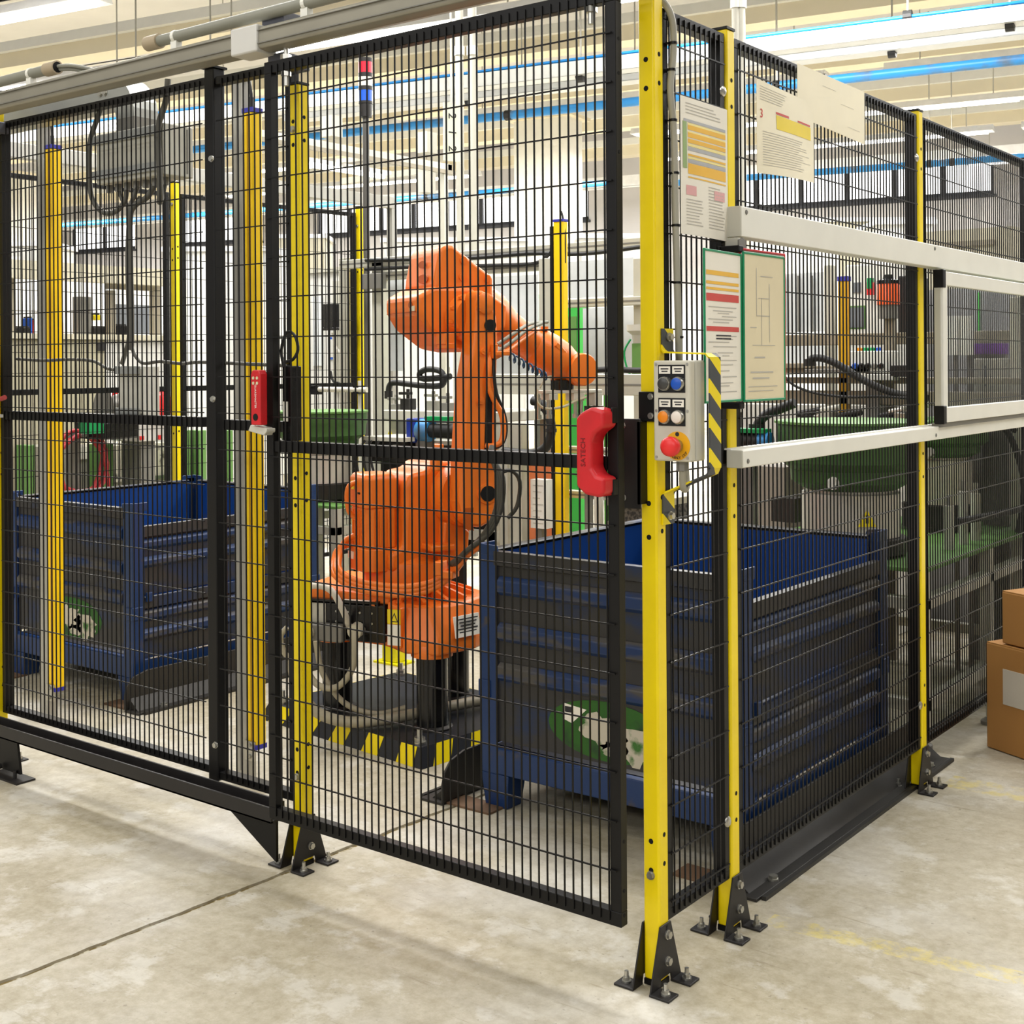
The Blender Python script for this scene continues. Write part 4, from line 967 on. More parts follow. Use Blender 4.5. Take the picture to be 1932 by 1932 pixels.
b = MB(); t3 = [(.0565,.427),(.0755,.427),(.066,.449)]; b.prism(t3, (0,-.2493,0), (1,0,0), (0,0,1), 0, .0004); rq(b, 'triangle_field', MATS['sticker_yellow'], base)
pn = Vector((.266,-.14,0)).normalized()
tn = Vector((-pn.y*-1, pn.x*-1, 0)); tn = Vector((.42,.9,0)).normalized(); nn = Vector((.9,-.42,0))
b = MB(); b.obox((.284,-.135,.405), tn*.058, nn*.002, ZA*.035+nn*-.006); s2 = rq(b, 'instruction_label', PAPER, base)
b = MB()
for i in range(5): b.obox(Vector((.284,-.135,.43-.011*i))+nn*.0045-ZA*0, tn*(.045-.006*(i%3)), nn*.0012, ZA*.0018)
rq(b, 'label_print', INK, base)
# rear connector box
b = MB(); b.box(-.30,.022,-.235,-.125,.345,.475); cb = rq(b, 'connector_box', BLK2, bevel=.006)
b = MB(); b.prism([(-.31,.475),(.03,.475),(.04,.50),(-.30,.525)], (0,-.22,0), (1,0,0), (0,0,1), -.34, 0.0); rq(b, 'rear_cover', ORG, base, bevel=.006)
b = MB(); b.box(-.29,.0,-.245,-.22,.478,.486); rq(b, 'cover_lip', BLK2, cb)
b = MB(); b.box(-.13,-.03,-.243,-.225,.4865,.4875); rq(b, 'cover_label', PAPER, cb)
b = MB(); b.box(-.30,-.20,-.238,-.234,.40,.47); rq(b, 'rating_plate', GREYBOX, cb)
b = MB()
for i in range(4):
    for j in range(2): b.cyl((-.16+.045*i,-.235,.41+.035*j),(-.16+.045*i,-.237,.41+.035*j),.004,8)
rq(b, 'cover_screw', ZINC, cb)
b = MB(); b.box(-.27,-.12,-.275,-.236,.345,.405); cn = rq(b, 'heavy_connector', GREYD, cb, bevel=.006)
b = MB(); b.cyl((-.245,-.275,.375),(-.245,-.30,.375),.022,16); b.cyl((-.075,-.236,.39),(-.075,-.27,.385),.026,16); rq(b, 'connector_shell', mat('cream_connector', (196,190,170), .45), cb, smooth=40)
CAB = mat('grey_robot_cable', (168,160,138), .5)
b = MB()
b.tube([(-.11,-.24,.40),(-.105,-.29,.46),(-.14,-.31,.53),(-.20,-.32,.545),(-.26,-.31,.52),(-.30,-.29,.46)], .0115, 10)
rq(b, 'looped_cable', mat('white_cable', (214,208,196), .5), cb, smooth=60)
b = MB(); b.tube([(-.075,-.27,.385),(-.065,-.285,.35),(-.07,-.29,.27),(-.12,-.30,.205),(-.19,-.30,.20),(-.24,-.29,.24),(-.28,-.27,.30)], .011, 10); b.tube([(-.32,-.29,.39),(-.34,-.3,.36),(-.33,-.30,.31),(-.30,-.29,.27)], .010, 10)
rq(b, 'cable', CAB, cb, smooth=60)
b = MB(); b.tube([(-.30,-.30,.28),(-.27,-.30,.18),(-.20,-.30,.11),(-.10,-.29,.085),(.0,-.24,.085),(.10,-.13,.09),(.18,.0,.09),(.26,.12,.085),(.36,.22,.05)], .019, 12); b.tube([(-.21,-.29,.35),(-.19,-.28,.24),(-.12,-.26,.14),(-.02,-.22,.10),(.06,-.15,.11)], .010, 10)
rq(b, 'floor_cable', CAB, cb, smooth=60)
# rotating column
b = MB(); b.lathe([(.145,.475),(.145,.49),(.155,.50),(.158,.565),(.15,.60),(.12,.62)], (0,0,0), 40); tt = rp(b, 'turntable', ORG, smooth=40)
for i in range(12):
    t = 2*math.pi*i/12; b = MB(); b.cyl((math.cos(t)*.15,math.sin(t)*.15,.478),(math.cos(t)*.15,math.sin(t)*.15,.488),.008,6); rp(b, 'ring_bolt', ORG, tt)
col = [(-.12,.575),(.16,.575),(.18,.64),(.165,.67),(.20,.70),(.25,.76),(.262,.87),(.22,.93),(.13,.947),(.04,.945),(.02,.92),(-.04,.912),(-.06,.87),(-.07,.66),(-.12,.64)]
b = MB(); b.prism(col, (0,.10,0), (1,0,0), (0,0,1), .0, .22); cl = rp(b, 'column_casting', ORG, bevel=.016, seg=3)
b = MB(); b.prism([(.06,.60),(.16,.60),(.17,.70),(.12,.745),(.07,.74)], (0,-.11,0), (1,0,0), (0,0,1), 0, .05); rp(b, 'shoulder_web', ORG, cl, bevel=.008)
b = MB(); b.box(.0,.09,-.20,-.11,.645,.668); rp(b, 'cable_tray_lug', ORG, cl, bevel=.006)
def octo(x0, x1, y0, y1, c, z): return [Vector(p) for p in ((x0+c,y0,z),(x1-c,y0,z),(x1,y0+c,z),(x1,y1-c,z),(x1-c,y1,z),(x0+c,y1,z),(x0,y1-c,z),(x0,y0+c,z))]
mx0, mx1, my0, my1 = -.19, -.065, -.085, .075
b = MB(); b.loft([octo(mx0,mx1,my0,my1,.022,.655), octo(mx0,mx1,my0,my1,.022,.795)]); mo = rp(b, 'axis_motor', ORG, bevel=.004)
b = MB(); b.loft([octo(mx0-.005,mx1+.005,my0-.005,my1+.005,.02,.795), octo(mx0-.004,mx1+.004,my0-.004,my1+.004,.02,.895), octo(mx0+.006,mx1-.006,my0+.006,my1-.006,.02,.912)]); rp(b, 'motor_cap', ORG, mo, bevel=.005)
for i in range(4):
    b = MB(); b.box(mx0+.03+.015*i,mx0+.037+.015*i,my0-.0035,my0+.001,.665,.785); rp(b, 'cooling_fin', ORG, mo)
for i in range(6):
    b = MB(); b.box(mx0-.0035,mx0+.001,my0+.035+.016*i,my0+.042+.016*i,.665,.785); rp(b, 'cooling_fin', ORG, mo)
b = MB(); b.loft([octo(mx0-.012,mx1+.01,my0-.012,my1+.01,.03,.575), octo(mx0-.006,mx1+.005,my0-.006,my1+.005,.025,.655)]); rp(b, 'motor_flange', ORG, mo, bevel=.005)
b = MB(); b.box(mx0-.0065,mx0-.004,my0+.10,my0+.125,.855,.885); rp(b, 'motor_sticker', MATS['sticker_yellow'], mo)
b = MB(); b.box(mx0-.0135,mx0-.008,my0+.10,my0+.14,.612,.637); rp(b, 'motor_label', PAPER, mo)
b = MB(); b.cyl((mx0-.0065,-.02,.845),(mx0-.003,-.02,.845),.004,8); rp(b, 'plug_hole', HOLE, mo)
b = MB(); b.cyl((mx0-.0065,-.032,.845),(mx0-.003,-.032,.845),.004,8); rp(b, 'plug_hole', HOLE, mo)
def hose(pts, r_, name, mt, parent, fn=rq, n=10):
    b = MB(); b.tube(pts, r_, n); return fn(b, name, mt, parent, smooth=60)
hose([(-.115,-.12,.885),(-.145,-.16,.87),(-.155,-.16,.82),(-.14,-.16,.77),(-.105,-.12,.74)], .009, 'orange_hose', ORG, cl)
for k, zz in enumerate((.70,.685,.67)):
    e = .012*k
    hose([(-.09,-.08,zz+.01),(-.165-e,-.14,zz-.02),(-.178-e,-.17,.63-.01*k),(-.15-e,-.225,.585-.008*k),(-.08,-.24-e*.4,.555-.012*k),(.03,-.245-e*.3,.545-.014*k),(.12,-.235,.545-.014*k),(.19,-.20,.56-.012*k),(.25,-.19,.60-.01*k),(.32,-.22,.655),(.385,-.25,.70)], .0105, 'orange_hose', ORG, cl)
b = MB(); b.box(.21,.27,-.225,-.165,.575,.60); b.box(.20,.23,-.23,-.175,.585,.63); rq(b, 'hose_clamp', ORG, cl, bevel=.003)
DGH = mat('dark_grey_hose', (66,64,56), .5)
for k in range(3): hose([(.25+.01*k,-.20,.62),(.33,-.235-.01*k,.675),(.40+.008*k,-.26,.74),(.44+.008*k,-.26,.82),(.445+.008*k,-.255,.92),(.42,-.25,.99),(.415,-.23,1.02)], .009, 'black_hose', DGH, cl)
hose([(.43,-.24,.93),(.47,-.2,.94),(.49,-.17,.90),(.48,-.17,.82),(.45,-.18,.78)], .007, 'black_hose', DGH, cl)
# shoulder drum and lower arm
SH = Vector((.147, 0, .832))
b = MB(); b.lathe([(.10,-.12),(.120,-.10),(.122,.06),(.115,.08),(.112,.15),(.105,.195)], SH+Vector((0,0,0)), 36, (0,-1,0)); dr = rp(b, 'shoulder_drum', ORG, smooth=40)
b = MB()
for i in range(18):
    t = 2*math.pi*i/18; p = SH+Vector((math.cos(t)*.103,-.182,math.sin(t)*.103)); b.cyl(p, p+Vector((0,-.006,0)), .005, 6)
rp(b, 'drum_bolt', ORG, dr)
arm = [(.07,.82),(.085,.765),(.112,.735),(.15,.728),(.185,.745),(.21,.785),(.219,.83),(.21,.955),(.212,1.15),(.222,1.377),(.218,1.45),(.202,1.505),(.175,1.54),(.15,1.548),(.135,1.53),(.137,1.46),(.128,1.376),(.097,1.232),(.075,.963)]
b = MB(); b.prism(arm, (0,-.19,0), (1,0,0), (0,0,1), 0, .09); la = rp(b, 'lower_arm', ORG, bevel=.012, seg=3)
b = MB(); b.prism([(.245,.93),(.225,.93),(.222,.975),(.235,.985),(.236,1.02),(.253,1.02)], (0,-.19,0), (1,0,0), (0,0,1), 0, .05); ra(b, 'arm_stop', ORG, la, bevel=.004)
b = MB(); b.prism([(.385,.995),(.40,.985),(.412,1.0),(.414,1.20),(.404,1.215),(.392,1.205)], (0,-.2604,0), (1,0,0), (0,0,1), 0, .0016); ra(b, 'cable_slot', HOLE, la)
b = MB(); b.cyl((.395,-.259,.845),(.395,-.2668,.845),.027,24); b.cyl((.408,-.259,1.425),(.408,-.2668,1.425),.020,24); ra(b, 'access_hole', HOLE, la)
b = MB(); b.lathe([(.036,0),(.036,.004),(.028,.005)], (.395,-.26,.845), 24, (0,-1,0)); ra(b, 'hole_rim', ORG, la)
b = MB(); b.prism([(.315,.80),(.345,.80),(.34,.755),(.345,.72),(.31,.73)], (0,-.2600,0), (1,0,0), (0,0,1), 0, .0014); ra(b, 'arm_recess', ORGD, la)
b = MB()
for (x, z) in ((.372,1.165),(.385,1.335),(.37,1.485),(.395,1.495)): b.cyl((x,-.26,z),(x,-.27,z),.012,12); b.cyl((x,-.27,z),(x,-.272,z),.005,8)
ra(b, 'lug', ORG, la, smooth=40)
b = MB()
b.tube([(.415,-.245,1.34),(.40,-.27,1.29),(.395,-.275,1.22),(.41,-.28,1.17),(.435,-.285,1.12),(.442,-.285,1.06),(.43,-.285,1.02),(.40,-.28,1.01),(.385,-.27,1.012)], .0095, 8)
ra(b, 'arm_hose', ORG, la, smooth=60)
b = MB(); b.tube([(.425,-.25,1.33),(.412,-.28,1.26),(.418,-.285,1.19),(.448,-.28,1.12),(.455,-.28,1.06),(.44,-.28,1.015),(.41,-.28,1.0)], .006, 8); ra(b, 'arm_cable', RUB, la, smooth=60)
b = MB(); b.box(.405,.465,-.29,-.262,.955,.975); b.box(.405,.42,-.285,-.262,.955,1.0); b.box(.415,.47,-.295,-.262,1.32,1.335); b.box(.41,.425,-.285,-.262,1.31,1.36); ra(b, 'hose_bracket', ORG, la, bevel=.003)
# elbow, upper arm housing
EL = Vector((.172, 0, 1.455))
b = MB(); b.lathe([(.082,-.02),(.088,.10),(.085,.15),(.074,.175),(.07,.195)], EL, 32, (0,-1,0)); eb = rp(b, 'elbow_joint', ORG, smooth=40)
for i in range(10):
    t = 2*math.pi*i/10+.2; p = EL+Vector((math.cos(t)*.080,-.165,math.sin(t)*.080)); b = MB(); b.cyl(p, p+Vector((0,-.014,0)), .007, 6); rp(b, 'elbow_bolt', ORG, eb)
b = MB(); b.lathe([(.036,0),(.036,.010),(.029,.014),(.001,.015)], EL+Vector((-.002,-.278,.045)), 28, (0,-1,0)); rp(b, 'elbow_cap', ORG, eb, smooth=40)
up = [(.055,1.60),(.075,1.69),(.09,1.712),(.125,1.713),(.289,1.604),(.287,1.539),(.346,1.506),(.34,1.42),(.26,1.37),(.16,1.37),(.10,1.45),(.05,1.56)]
b = MB(); b.prism(up, (0,.12,0), (1,0,0), (0,0,1), 0, .25); hs = rp(b, 'arm_housing', ORG, bevel=.014, seg=3)
lw = [(.045,1.565),(.20,1.565),(.26,1.5),(.27,1.42),(.25,1.345),(.20,1.333),(.115,1.348),(.017,1.417),(-.02,1.475),(-.02,1.53)]
b = MB(); b.prism(lw, (0,.13,0), (1,0,0), (0,0,1), 0, .27); mc = rp(b, 'motor_cover', ORG, hs, bevel=.016, seg=3)
b = MB(); b.obox((-.0205,-.005,1.4745), (.0012,0,0), (0,.118,0), (0,0,.0015)); rp(b, 'cover_seam', ORGD, hs)
for (x, y, z, ry, rz) in ((.0605,-.02,1.648,.03,.013),(.0525,-.04,1.595,.04,.016),(-.0205,-.085,1.50,.016,.012)):
    n = 16; b = MB(); b.prism([(y+math.cos(2*math.pi*i/n)*ry, z+math.sin(2*math.pi*i/n)*rz) for i in range(n)], (x-.0016 if x > 0 else x,0,0), (0,1,0), (0,0,1), -.002, .001); rp(b, 'screw_pocket', ORGD, hs)
for (x, z) in ((.165,1.66),(.262,1.598),(.16,1.60)):
    b = MB(); b.cyl((x,-.13,z),(x,-.136,z),.013,16); b.cyl((x,-.136,z),(x,-.1375,z),.005,8); rp(b, 'eye_bolt', ORG, hs, smooth=40)
b = MB(); b.obox((-.021,-.10,1.487), (.0012,0,0), (0,.02,0), (0,0,.009)); rp(b, 'housing_label', mat('cream_label', (226,216,190), .6), hs)
b = MB(); b.box(.055,.10,-.20,-.13,1.36,1.40); b.box(.06,.10,-.205,-.13,1.345,1.365); rp(b, 'housing_lug', ORG, hs, bevel=.003)
# forearm and wrist
A0 = Vector((.26,-.02,1.495)); A1 = Vector((.545,-.03,1.345)); A2 = Vector((.685,-.035,1.268))
d1 = (A1-A0).normalized(); d2 = (A2-A1).normalized()
b = MB(); L1 = (A1-A0).length
b.lathe([(.105,0),(.10,.08),(.074,.15),(.066,.20),(.062,L1)], A0, 32, d1); fa = rp(b, 'forearm', ORG, smooth=50)
b = MB(); L2 = (A2-A1).length
b.lathe([(.060,-.05),(.074,-.02),(.08,.03),(.076,.09),(.066,.125),(.058,L2)], A1, 28, d2); wr_ = rp(b, 'wrist', ORG, smooth=40)
b = MB(); b.lathe([(.05,-.09),(.062,-.08),(.062,.075),(.058,.082),(.001,.084)], A2, 28, (0,-1,0)); rp(b, 'wrist_side_cap', ORG, wr_, smooth=40)
b = MB(); b.cyl(A1+Vector((.0,-.03,.07)), A1+Vector((.0,-.03,.085)), .014, 14); rp(b, 'wrist_eye', ORG, wr_)
b = MB(); b.bar(A1+Vector((.02,-.075,.02)), A2+Vector((-.03,-.06,.015)), .014, .02); rp(b, 'wrist_rib', ORG, wr_, bevel=.003)
b = MB(); b.cyl(A2+Vector((-.045,-.0,-.04)), A2+Vector((-.045,-.0,-.075)), .042, 24); b.cyl(A2+Vector((-.045,-.0,-.075)), A2+Vector((-.045,-.0,-.083)), .03, 20); tf = rp(b, 'tool_flange', BLK2, wr_, smooth=40)
GL = mat('grey_lead', (140,140,126), .5)
for pts in ([(.24,-.24,1.36),(.32,-.22,1.40),(.42,-.16,1.435),(.52,-.12,1.445)], [(.22,-.26,1.33),(.30,-.24,1.37),(.38,-.20,1.41),(.48,-.15,1.44)]): hose(pts, .0065, 'grey_lead', GL, fa, rp)
hose([(.20,-.28,1.31),(.28,-.25,1.34),(.36,-.2,1.375),(.45,-.15,1.41)], .009, 'orange_lead', ORG, fa, rp)
# gripper
gy, gz = -.05, 1.185
WGR = mat('white_gripper_plate', (222,218,206), .4, .2)
b = MB(); b.box(.535,.79,gy-.03,gy+.03,gz-.006,gz+.006); gr = rp(b, 'gripper_plate', WGR, bevel=.002)
for x0_, x1_, h_ in ((.755,.79,.055),(.55,.59,.03),(.66,.71,.035)):
    b = MB(); b.box(x0_,x1_,gy-.03,gy+.03,gz-h_,gz-.006); rp(b, 'gripper_block', WGR, gr, bevel=.002)
for x in (.515,.56,.68,.705,.77):
    b = MB(); b.cyl((x,gy-.01,gz-.01),(x,gy-.01,gz-.085),.008,10); b.cyl((x,gy-.01,gz-.085),(x,gy-.01,gz-.10),.013,10); rp(b, 'gripper_finger', ZINC, gr, smooth=40)
b = MB(); b.box(.745,.795,gy-.03,gy+.03,gz-.085,gz-.057); rp(b, 'gripper_pad', BLK2, gr)
CAL = mat('clear_air_line', (196,190,160), .4)
hose([(.50,gy-.03,gz+.01),(.49,gy-.04,gz-.03),(.52,gy-.05,gz-.06),(.60,gy-.05,gz-.055),(.66,gy-.04,gz-.035),(.72,gy-.035,gz-.02)], .005, 'air_line', CAL, gr, rp, 8)
hose([(.51,gy-.03,gz+.015),(.53,gy-.035,gz+.05),(.56,gy-.03,gz+.06),(.58,gy,gz+.05)], .003, 'air_line', CAL, gr, rp, 6)
b = MB(); pts = []
for i in range(90):
    t = i/89; c_ = Vector((.30,-.20,1.325)).lerp(Vector((.50,-.14,1.245)), t); a_ = i*.62
    pts.append(c_+Vector((.0, math.cos(a_)*.012, math.sin(a_)*.014)))
b.tube(pts, .0035, 6, smooth=1); rp(b, 'coiled_air_line', mat('blue_coil_hose', (20,70,110), .4), gr, smooth=60)
# yellow stop bracket behind the plate
p = onZ(743, 1250); r = thing('floor_stop', 'small bright yellow steel stop behind the robot base plate', 'bracket', p)
YG = mat('greenish_yellow', (226,220,0), .45)
b = MB(); b.obox(p+Z*.004, X_*.075, Y_*.05, Z*.004); b.build('foot', YG, r); b = MB(); b.obox(p+Z*.06, X_*.042, Y_*.03, Z*.052); b.build('block', YG, r, bevel=.004)
# ================================================================== MACHINES BEHIND THE CELL
def fY(x0, y0, x1, y1, Y, th=.04):
    a, c = onY(x0, (y0+y1)/2, Y), onY(x1, (y0+y1)/2, Y); t, u = onY((x0+x1)/2, y0, Y), onY((x0+x1)/2, y1, Y)
    return (a.x, c.x, Y, Y+th, u.z, t.z)
def fX(x0, y0, x1, y1, X, th=.04):
    a, c = onX(x0, (y0+y1)/2, X), onX(x1, (y0+y1)/2, X); t, u = onX((x0+x1)/2, y0, X), onX((x0+x1)/2, y1, X)
    return (X-th, X, a.y, c.y, u.z, t.z)
def part(r, name, mt, *boxes, bevel=0.0, floor=False):
    b = MB()
    for q in boxes:
        q = list(q)
        if floor: q[4] = 0.0
        b.box(*q)
    return b.build(name, mt, r, bevel=bevel)
def root_of(name, label, cat, box, group=None):
    return thing(name, label, cat, ((box[0]+box[1])/2, (box[2]+box[3])/2, 0), group=group)
BRN = mat('warm_grey_profile', (150,142,124), .5, .25, var=.05)
PROF = mat('pale_aluminium_profile', (196,194,180), .45, .25, var=.04)
SHADE = mat('smoked_window', (120,124,130), .25)
WIN = mat('milky_pane', (214,218,220), .3)
# --- enclosure behind the robot: posts and beams
e = thing('machine_rack', 'beige aluminium machine frame standing right behind the robot', 'machine frame', (-1.9, 2.9, 0))
for q, nm in [((640,469,1222,487,3.1),'beam'),((700,503,1045,519,3.1),'beam'),((930,706,1222,745,2.85),'beam'),((1043,562,1222,578,3.0),'beam'),((1065,930,1222,944,2.85),'beam'),((1065,845,1222,858,2.85),'beam'),((1065,1012,1222,1026,2.85),'beam')]:
    part(e, nm, PROF, fY(*q, .05), bevel=.003)
    z = fY(*q, .05); part(e, 'beam_slot', GREYD, (z[0], z[1], z[2]-.0015, z[2], (z[4]+z[5])/2-.004, (z[4]+z[5])/2+.004))
for q in [(1018,487,1043,1040,3.05),(702,487,722,800,3.1),(1196,487,1216,1040,3.05),(640,487,655,800,3.3)]: part(e, 'upright', PROF, fY(*q, .05), bevel=.003, floor=True)
part(e, 'upright', PROF, fY(962,800,984,1040,2.55,.05), bevel=.003, floor=True)
part(e, 'upright', PROF, fY(942,800,958,1040,2.6,.05), bevel=.003, floor=True)
for q in [(725,520,760,700,3.25),(935,520,1015,705,3.4),(1070,490,1195,560,3.4),(1100,580,1195,705,3.4)]: part(e, 'pane', WIN, fY(*q, .01))
b = MB(); zt = fY(700,479,722,487,3.1)[5]
b.tube([onY(690,491,3.08), onY(800,489,3.08), onY(900,486,3.08), onY(1000,478,3.08), onY(1100,479,3.08), onY(1215,465,3.08)], .011, 8)
b.tube([onY(690,508,3.08), onY(800,503,3.08), onY(940,501,3.08), onY(1010,497,3.08), onY(1035,480,3.08), onY(1045,470,3.08)], .011, 8); b.build('black_cable', RUB, e, smooth=60)
part(e, 'hinge_plate', GREYD, fY(682,516,722,545,3.05,.03), bevel=.002)
# --- rear light curtain
q = fY(1046,418,1064,1045,2.75,.04); r = root_of('light_curtain', 'yellow light curtain with black back behind the robot wrist', 'light curtain', q)
part(r, 'housing', LCY, q, bevel=.003, floor=True); part(r, 'mounting_rail', BLK, (q[0]-.022, q[0]-.001, q[2], q[3], 0, q[5]-.02)); part(r, 'end_cap', MATS['violet_end_cap'], (q[0]-.002, q[1]+.002, q[2]-.002, q[3]+.002, q[5], q[5]+.012))
b = MB(); c_ = Vector(((q[0]+q[1])/2, q[2]+.02, q[5])); b.tube([c_, c_+Vector((0,0,.05)), c_+Vector((.012,0,.03)), c_+Vector((.026,0,-.06)), c_+Vector((.026,0,-.2))], .005, 8); b.build('lead', RUB, r)
# --- green operator panels
q = fY(986,556,1036,668,3.6,.08); r = root_of('operator_panel', 'green and white operator panel with blue and red buttons behind the wrist', 'operator panel', q)
part(r, 'panel', GRNB, q); part(r, 'face', LGRY, fY(1000,563,1033,655,3.59,.01)); part(r, 'stand', GREYD, ((q[0]+q[1])/2-.03, (q[0]+q[1])/2+.03, q[2]+.02, q[2]+.06, 0, q[4]))
for (x, y, mt) in ((1000,612,BLUB),(1014,612,REDB)):
    p = onY(x, y, 3.58); b = MB(); b.lathe([(.018,0),(.018,.012),(.01,.016)], p, 16, (0,-1,0)); b.build('button', mt, r)
q = fY(1066,580,1094,722,3.5,.1); r = root_of('green_guard_door', 'tall bright green guard door behind the yellow light curtain', 'guard door', q); part(r, 'leaf', GRNB, q, floor=True); part(r, 'inset', GRN, (q[0]+.02,q[1]-.02,q[2]-.003,q[2],q[4]+.1,q[5]-.05))
q = fY(1138,582,1160,690,3.7,.05); r = root_of('green_guard_door', 'dull green panel seen through the enclosure windows', 'guard door', q); part(r, 'leaf', GRN, q, floor=True); part(r, 'edge', LGRY, (q[1], q[1]+.02, q[2], q[3], 0, q[5]))
# --- orange cabinet and document box
q = fY(938,868,984,1012,2.75,.3); r = root_of('control_cabinet', 'dull orange sheet steel cabinet right of the robot arm', 'cabinet', q); part(r, 'body', ORGD, q, floor=True, bevel=.004); part(r, 'door_line', BLKF, (q[1]-.02,q[1]-.016,q[2]-.001,q[2],.1,q[5]-.02))
q = fY(1001,905,1030,997,2.62,.06); r = root_of('notice_board', 'narrow white notice board standing between the aluminium uprights', 'notice board', q); part(r, 'board', WHT, q); part(r, 'post', GREYD, (q[0]+.02,q[0]+.05,q[2]+.02,q[3],0,q[4]))
b = MB()
for i in range(7): b.box(q[0]+.015, q[1]-.015-.01*(i%3), q[2]-.001, q[2], q[5]-.03-.03*i, q[5]-.026-.03*i)
b.build('print_line', INKL, r)
# --- black corrugated hose loops
r = thing('corrugated_hose', 'thick black corrugated hose looping beside the yellow light curtain', 'hose', onY(1035, 860, 2.5)); b = MB()
b.tube([onY(x, y, 2.5) for x, y in ((1005,756),(1022,762),(1036,785),(1040,812),(1034,838),(1018,852),(990,856),(950,852))], .022, 12); b.build('hose', RUB, r, smooth=60)
b = MB()
for x, y in ((1028,772),(1040,812),(1020,851)): b.lathe([(.026,-.008),(.026,.008)], onY(x,y,2.5), 12, (0,0,1)); 
b.build('hose_clip', BLKF, r)
r = thing('corrugated_hose', 'black corrugated hose arching left of the lower arm', 'hose', onY(740, 745, 2.7)); b = MB()
b.tube([onY(x, y, 2.7) for x, y in ((733,742),(735,728),(745,722),(790,727),(830,728),(838,715),(830,700),(805,697),(792,705),(800,715),(850,710))], .016, 10); b.build('hose', RUB, r, smooth=60); b = MB(); b.lathe([(.022,-.02),(.022,.02)], onY(733,745,2.7), 12); b.build('hose_fitting', BLKF, r)
r = thing('corrugated_hose', 'straight black hose along the beam right of the wrist', 'hose', onY(1150, 696, 2.7)); b = MB(); b.tube([onY(x, y, 2.7) for x, y in ((1100,700),(1150,697),(1200,699),(1240,698))], .014, 10); b.build('hose', RUB, r, smooth=60); b = MB(); b.lathe([(.019,-.02),(.019,.02)], onY(1110,699,2.7), 12, (1,0,0)); b.build('hose_fitting', BLKF, r)
# --- machine bed in the middle with conveyor, motor, tooling
q = fY(722,776,932,858,2.6,.5); r = root_of('machine_bed', 'grey machine bed with tooling behind the robot lower arm', 'machine', q)
part(r, 'bed_plate', GREYBOX, (q[0], q[1], q[2], q[3], q[5]-.05, q[5]), bevel=.004); part(r, 'front_panel', mat('grey_front_panel', (170,170,168), .45, .2), (q[0]+.05, q[1]-.02, q[2]+.03, q[2]+.06, q[4], q[5]-.05)); part(r, 'under_frame', BLKF, (q[0]+.1, q[1]-.1, q[2]+.1, q[3]-.05, .35, q[4]))
for x in (q[0]+.03, (q[0]+q[1])/2, q[1]-.06): part(r, 'leg', PROF, (x, x+.05, q[2]+.02, q[2]+.07, 0, q[5]-.05))
part(r, 'cross_bar', PROF, (q[0], q[1], q[2]+.02, q[2]+.06, .42, .47))
for k, (x, y) in enumerate(((845,760),(818,756),(770,752),(900,765),(748,762),(925,772))):
    p = onY(x, y, 2.7); b = MB(); b.box(p.x-.03, p.x+.03, p.y-.03, p.y+.03, q[5], p.z); b.cyl((p.x,p.y,p.z),(p.x,p.y,p.z+.05),.010,10); b.box(p.x-.05, p.x+.015, p.y-.02, p.y+.02, p.z+.02, p.z+.035); b.build('tooling_block', (GREYD, ALU, BLKF)[k % 3], r, bevel=.002)
b = MB(); p = onY(736,820,2.598); b.prism([(-.03,-.025),(.03,-.025),(0,.03)], p, (1,0,0), (0,0,1), 0, .001); b.build('warning_sticker', YB, r)
b = MB(); b.prism([(-.004,-.012),(.004,-.012),(.004,.012),(-.004,.012)], p, (1,0,0), (0,0,1), .001, .0014); b.build('sticker_mark', INK, r)
p = onY(800, 812, 2.45); r = thing('drive_motor', 'blue gear motor with black drum left of the robot arm', 'motor', p)
b = MB(); b.box(p.x-.075, p.x-.02, p.y-.05, p.y+.05, p.z-.06, p.z+.06); b.build('gearbox', mat('dark_blue_motor', (20,46,140), .4), r, bevel=.006)
b = MB(); b.lathe([(.055,-.02),(.058,.0),(.058,.03),(.05,.05)], p, 20, (1,0,0)); b.build('motor_drum', BLUEP, r, smooth=40)
b = MB(); b.cyl(p+X_*.05, p+X_*.24, .035, 16); b.build('coupling_hose', RUB, r, smooth=40); b = MB(); b.box(p.x+.02, p.x+.17, p.y-.02, p.y+.03, p.z+.05, p.z+.07); b.build('green_clamp', mat('green_plastic', (0,150,80), .4), r)
b = MB(); b.box(p.x-.03, p.x+.03, p.y-.03, p.y+.03, 0, p.z-.05); b.build('pedestal', GREYD, r)
for k, (x0, y0, x1, y1, Y, lab) in enumerate(((694,832,760,872,2.35,'dark drive unit left of the robot lower arm'),(770,838,842,905,2.5,'dark drive unit directly behind the robot shoulder'))):
    q = fY(x0, y0, x1, y1, Y, .25); r = root_of('drive_unit', lab, 'drive unit', q); part(r, 'housing', BLKF, q, bevel=.005); part(r, 'top_plate', GREYBOX, (q[0]-.02, q[1]+.03, q[2]-.02, q[3], q[5], q[5]+.02)); part(r, 'stand', BLKF, (q[0]+.04, q[1]-.04, q[2]+.05, q[3]-.05, 0, q[4]))
    for i in range(4):
        xx = q[0]+(q[1]-q[0])*(i+.5)/4; part(r, 'fitting', (ZINC, BLK2, GREYD, ZINC)[i], (xx-.012, xx+.012, q[2]-.03, q[2], q[4]+.03+.02*(i % 2), q[4]+.07+.02*(i % 2)))
    b = MB()
    for i in range(3): b.tube([(q[0]+.05*i, q[2]-.02, q[5]), (q[0]+.05*i-.02, q[2]-.06, q[4]+.02), (q[0]+.06*i, q[2]-.05, q[4]-.12)], .006, 6)
    b.build('cable', RUB, r, smooth=60)
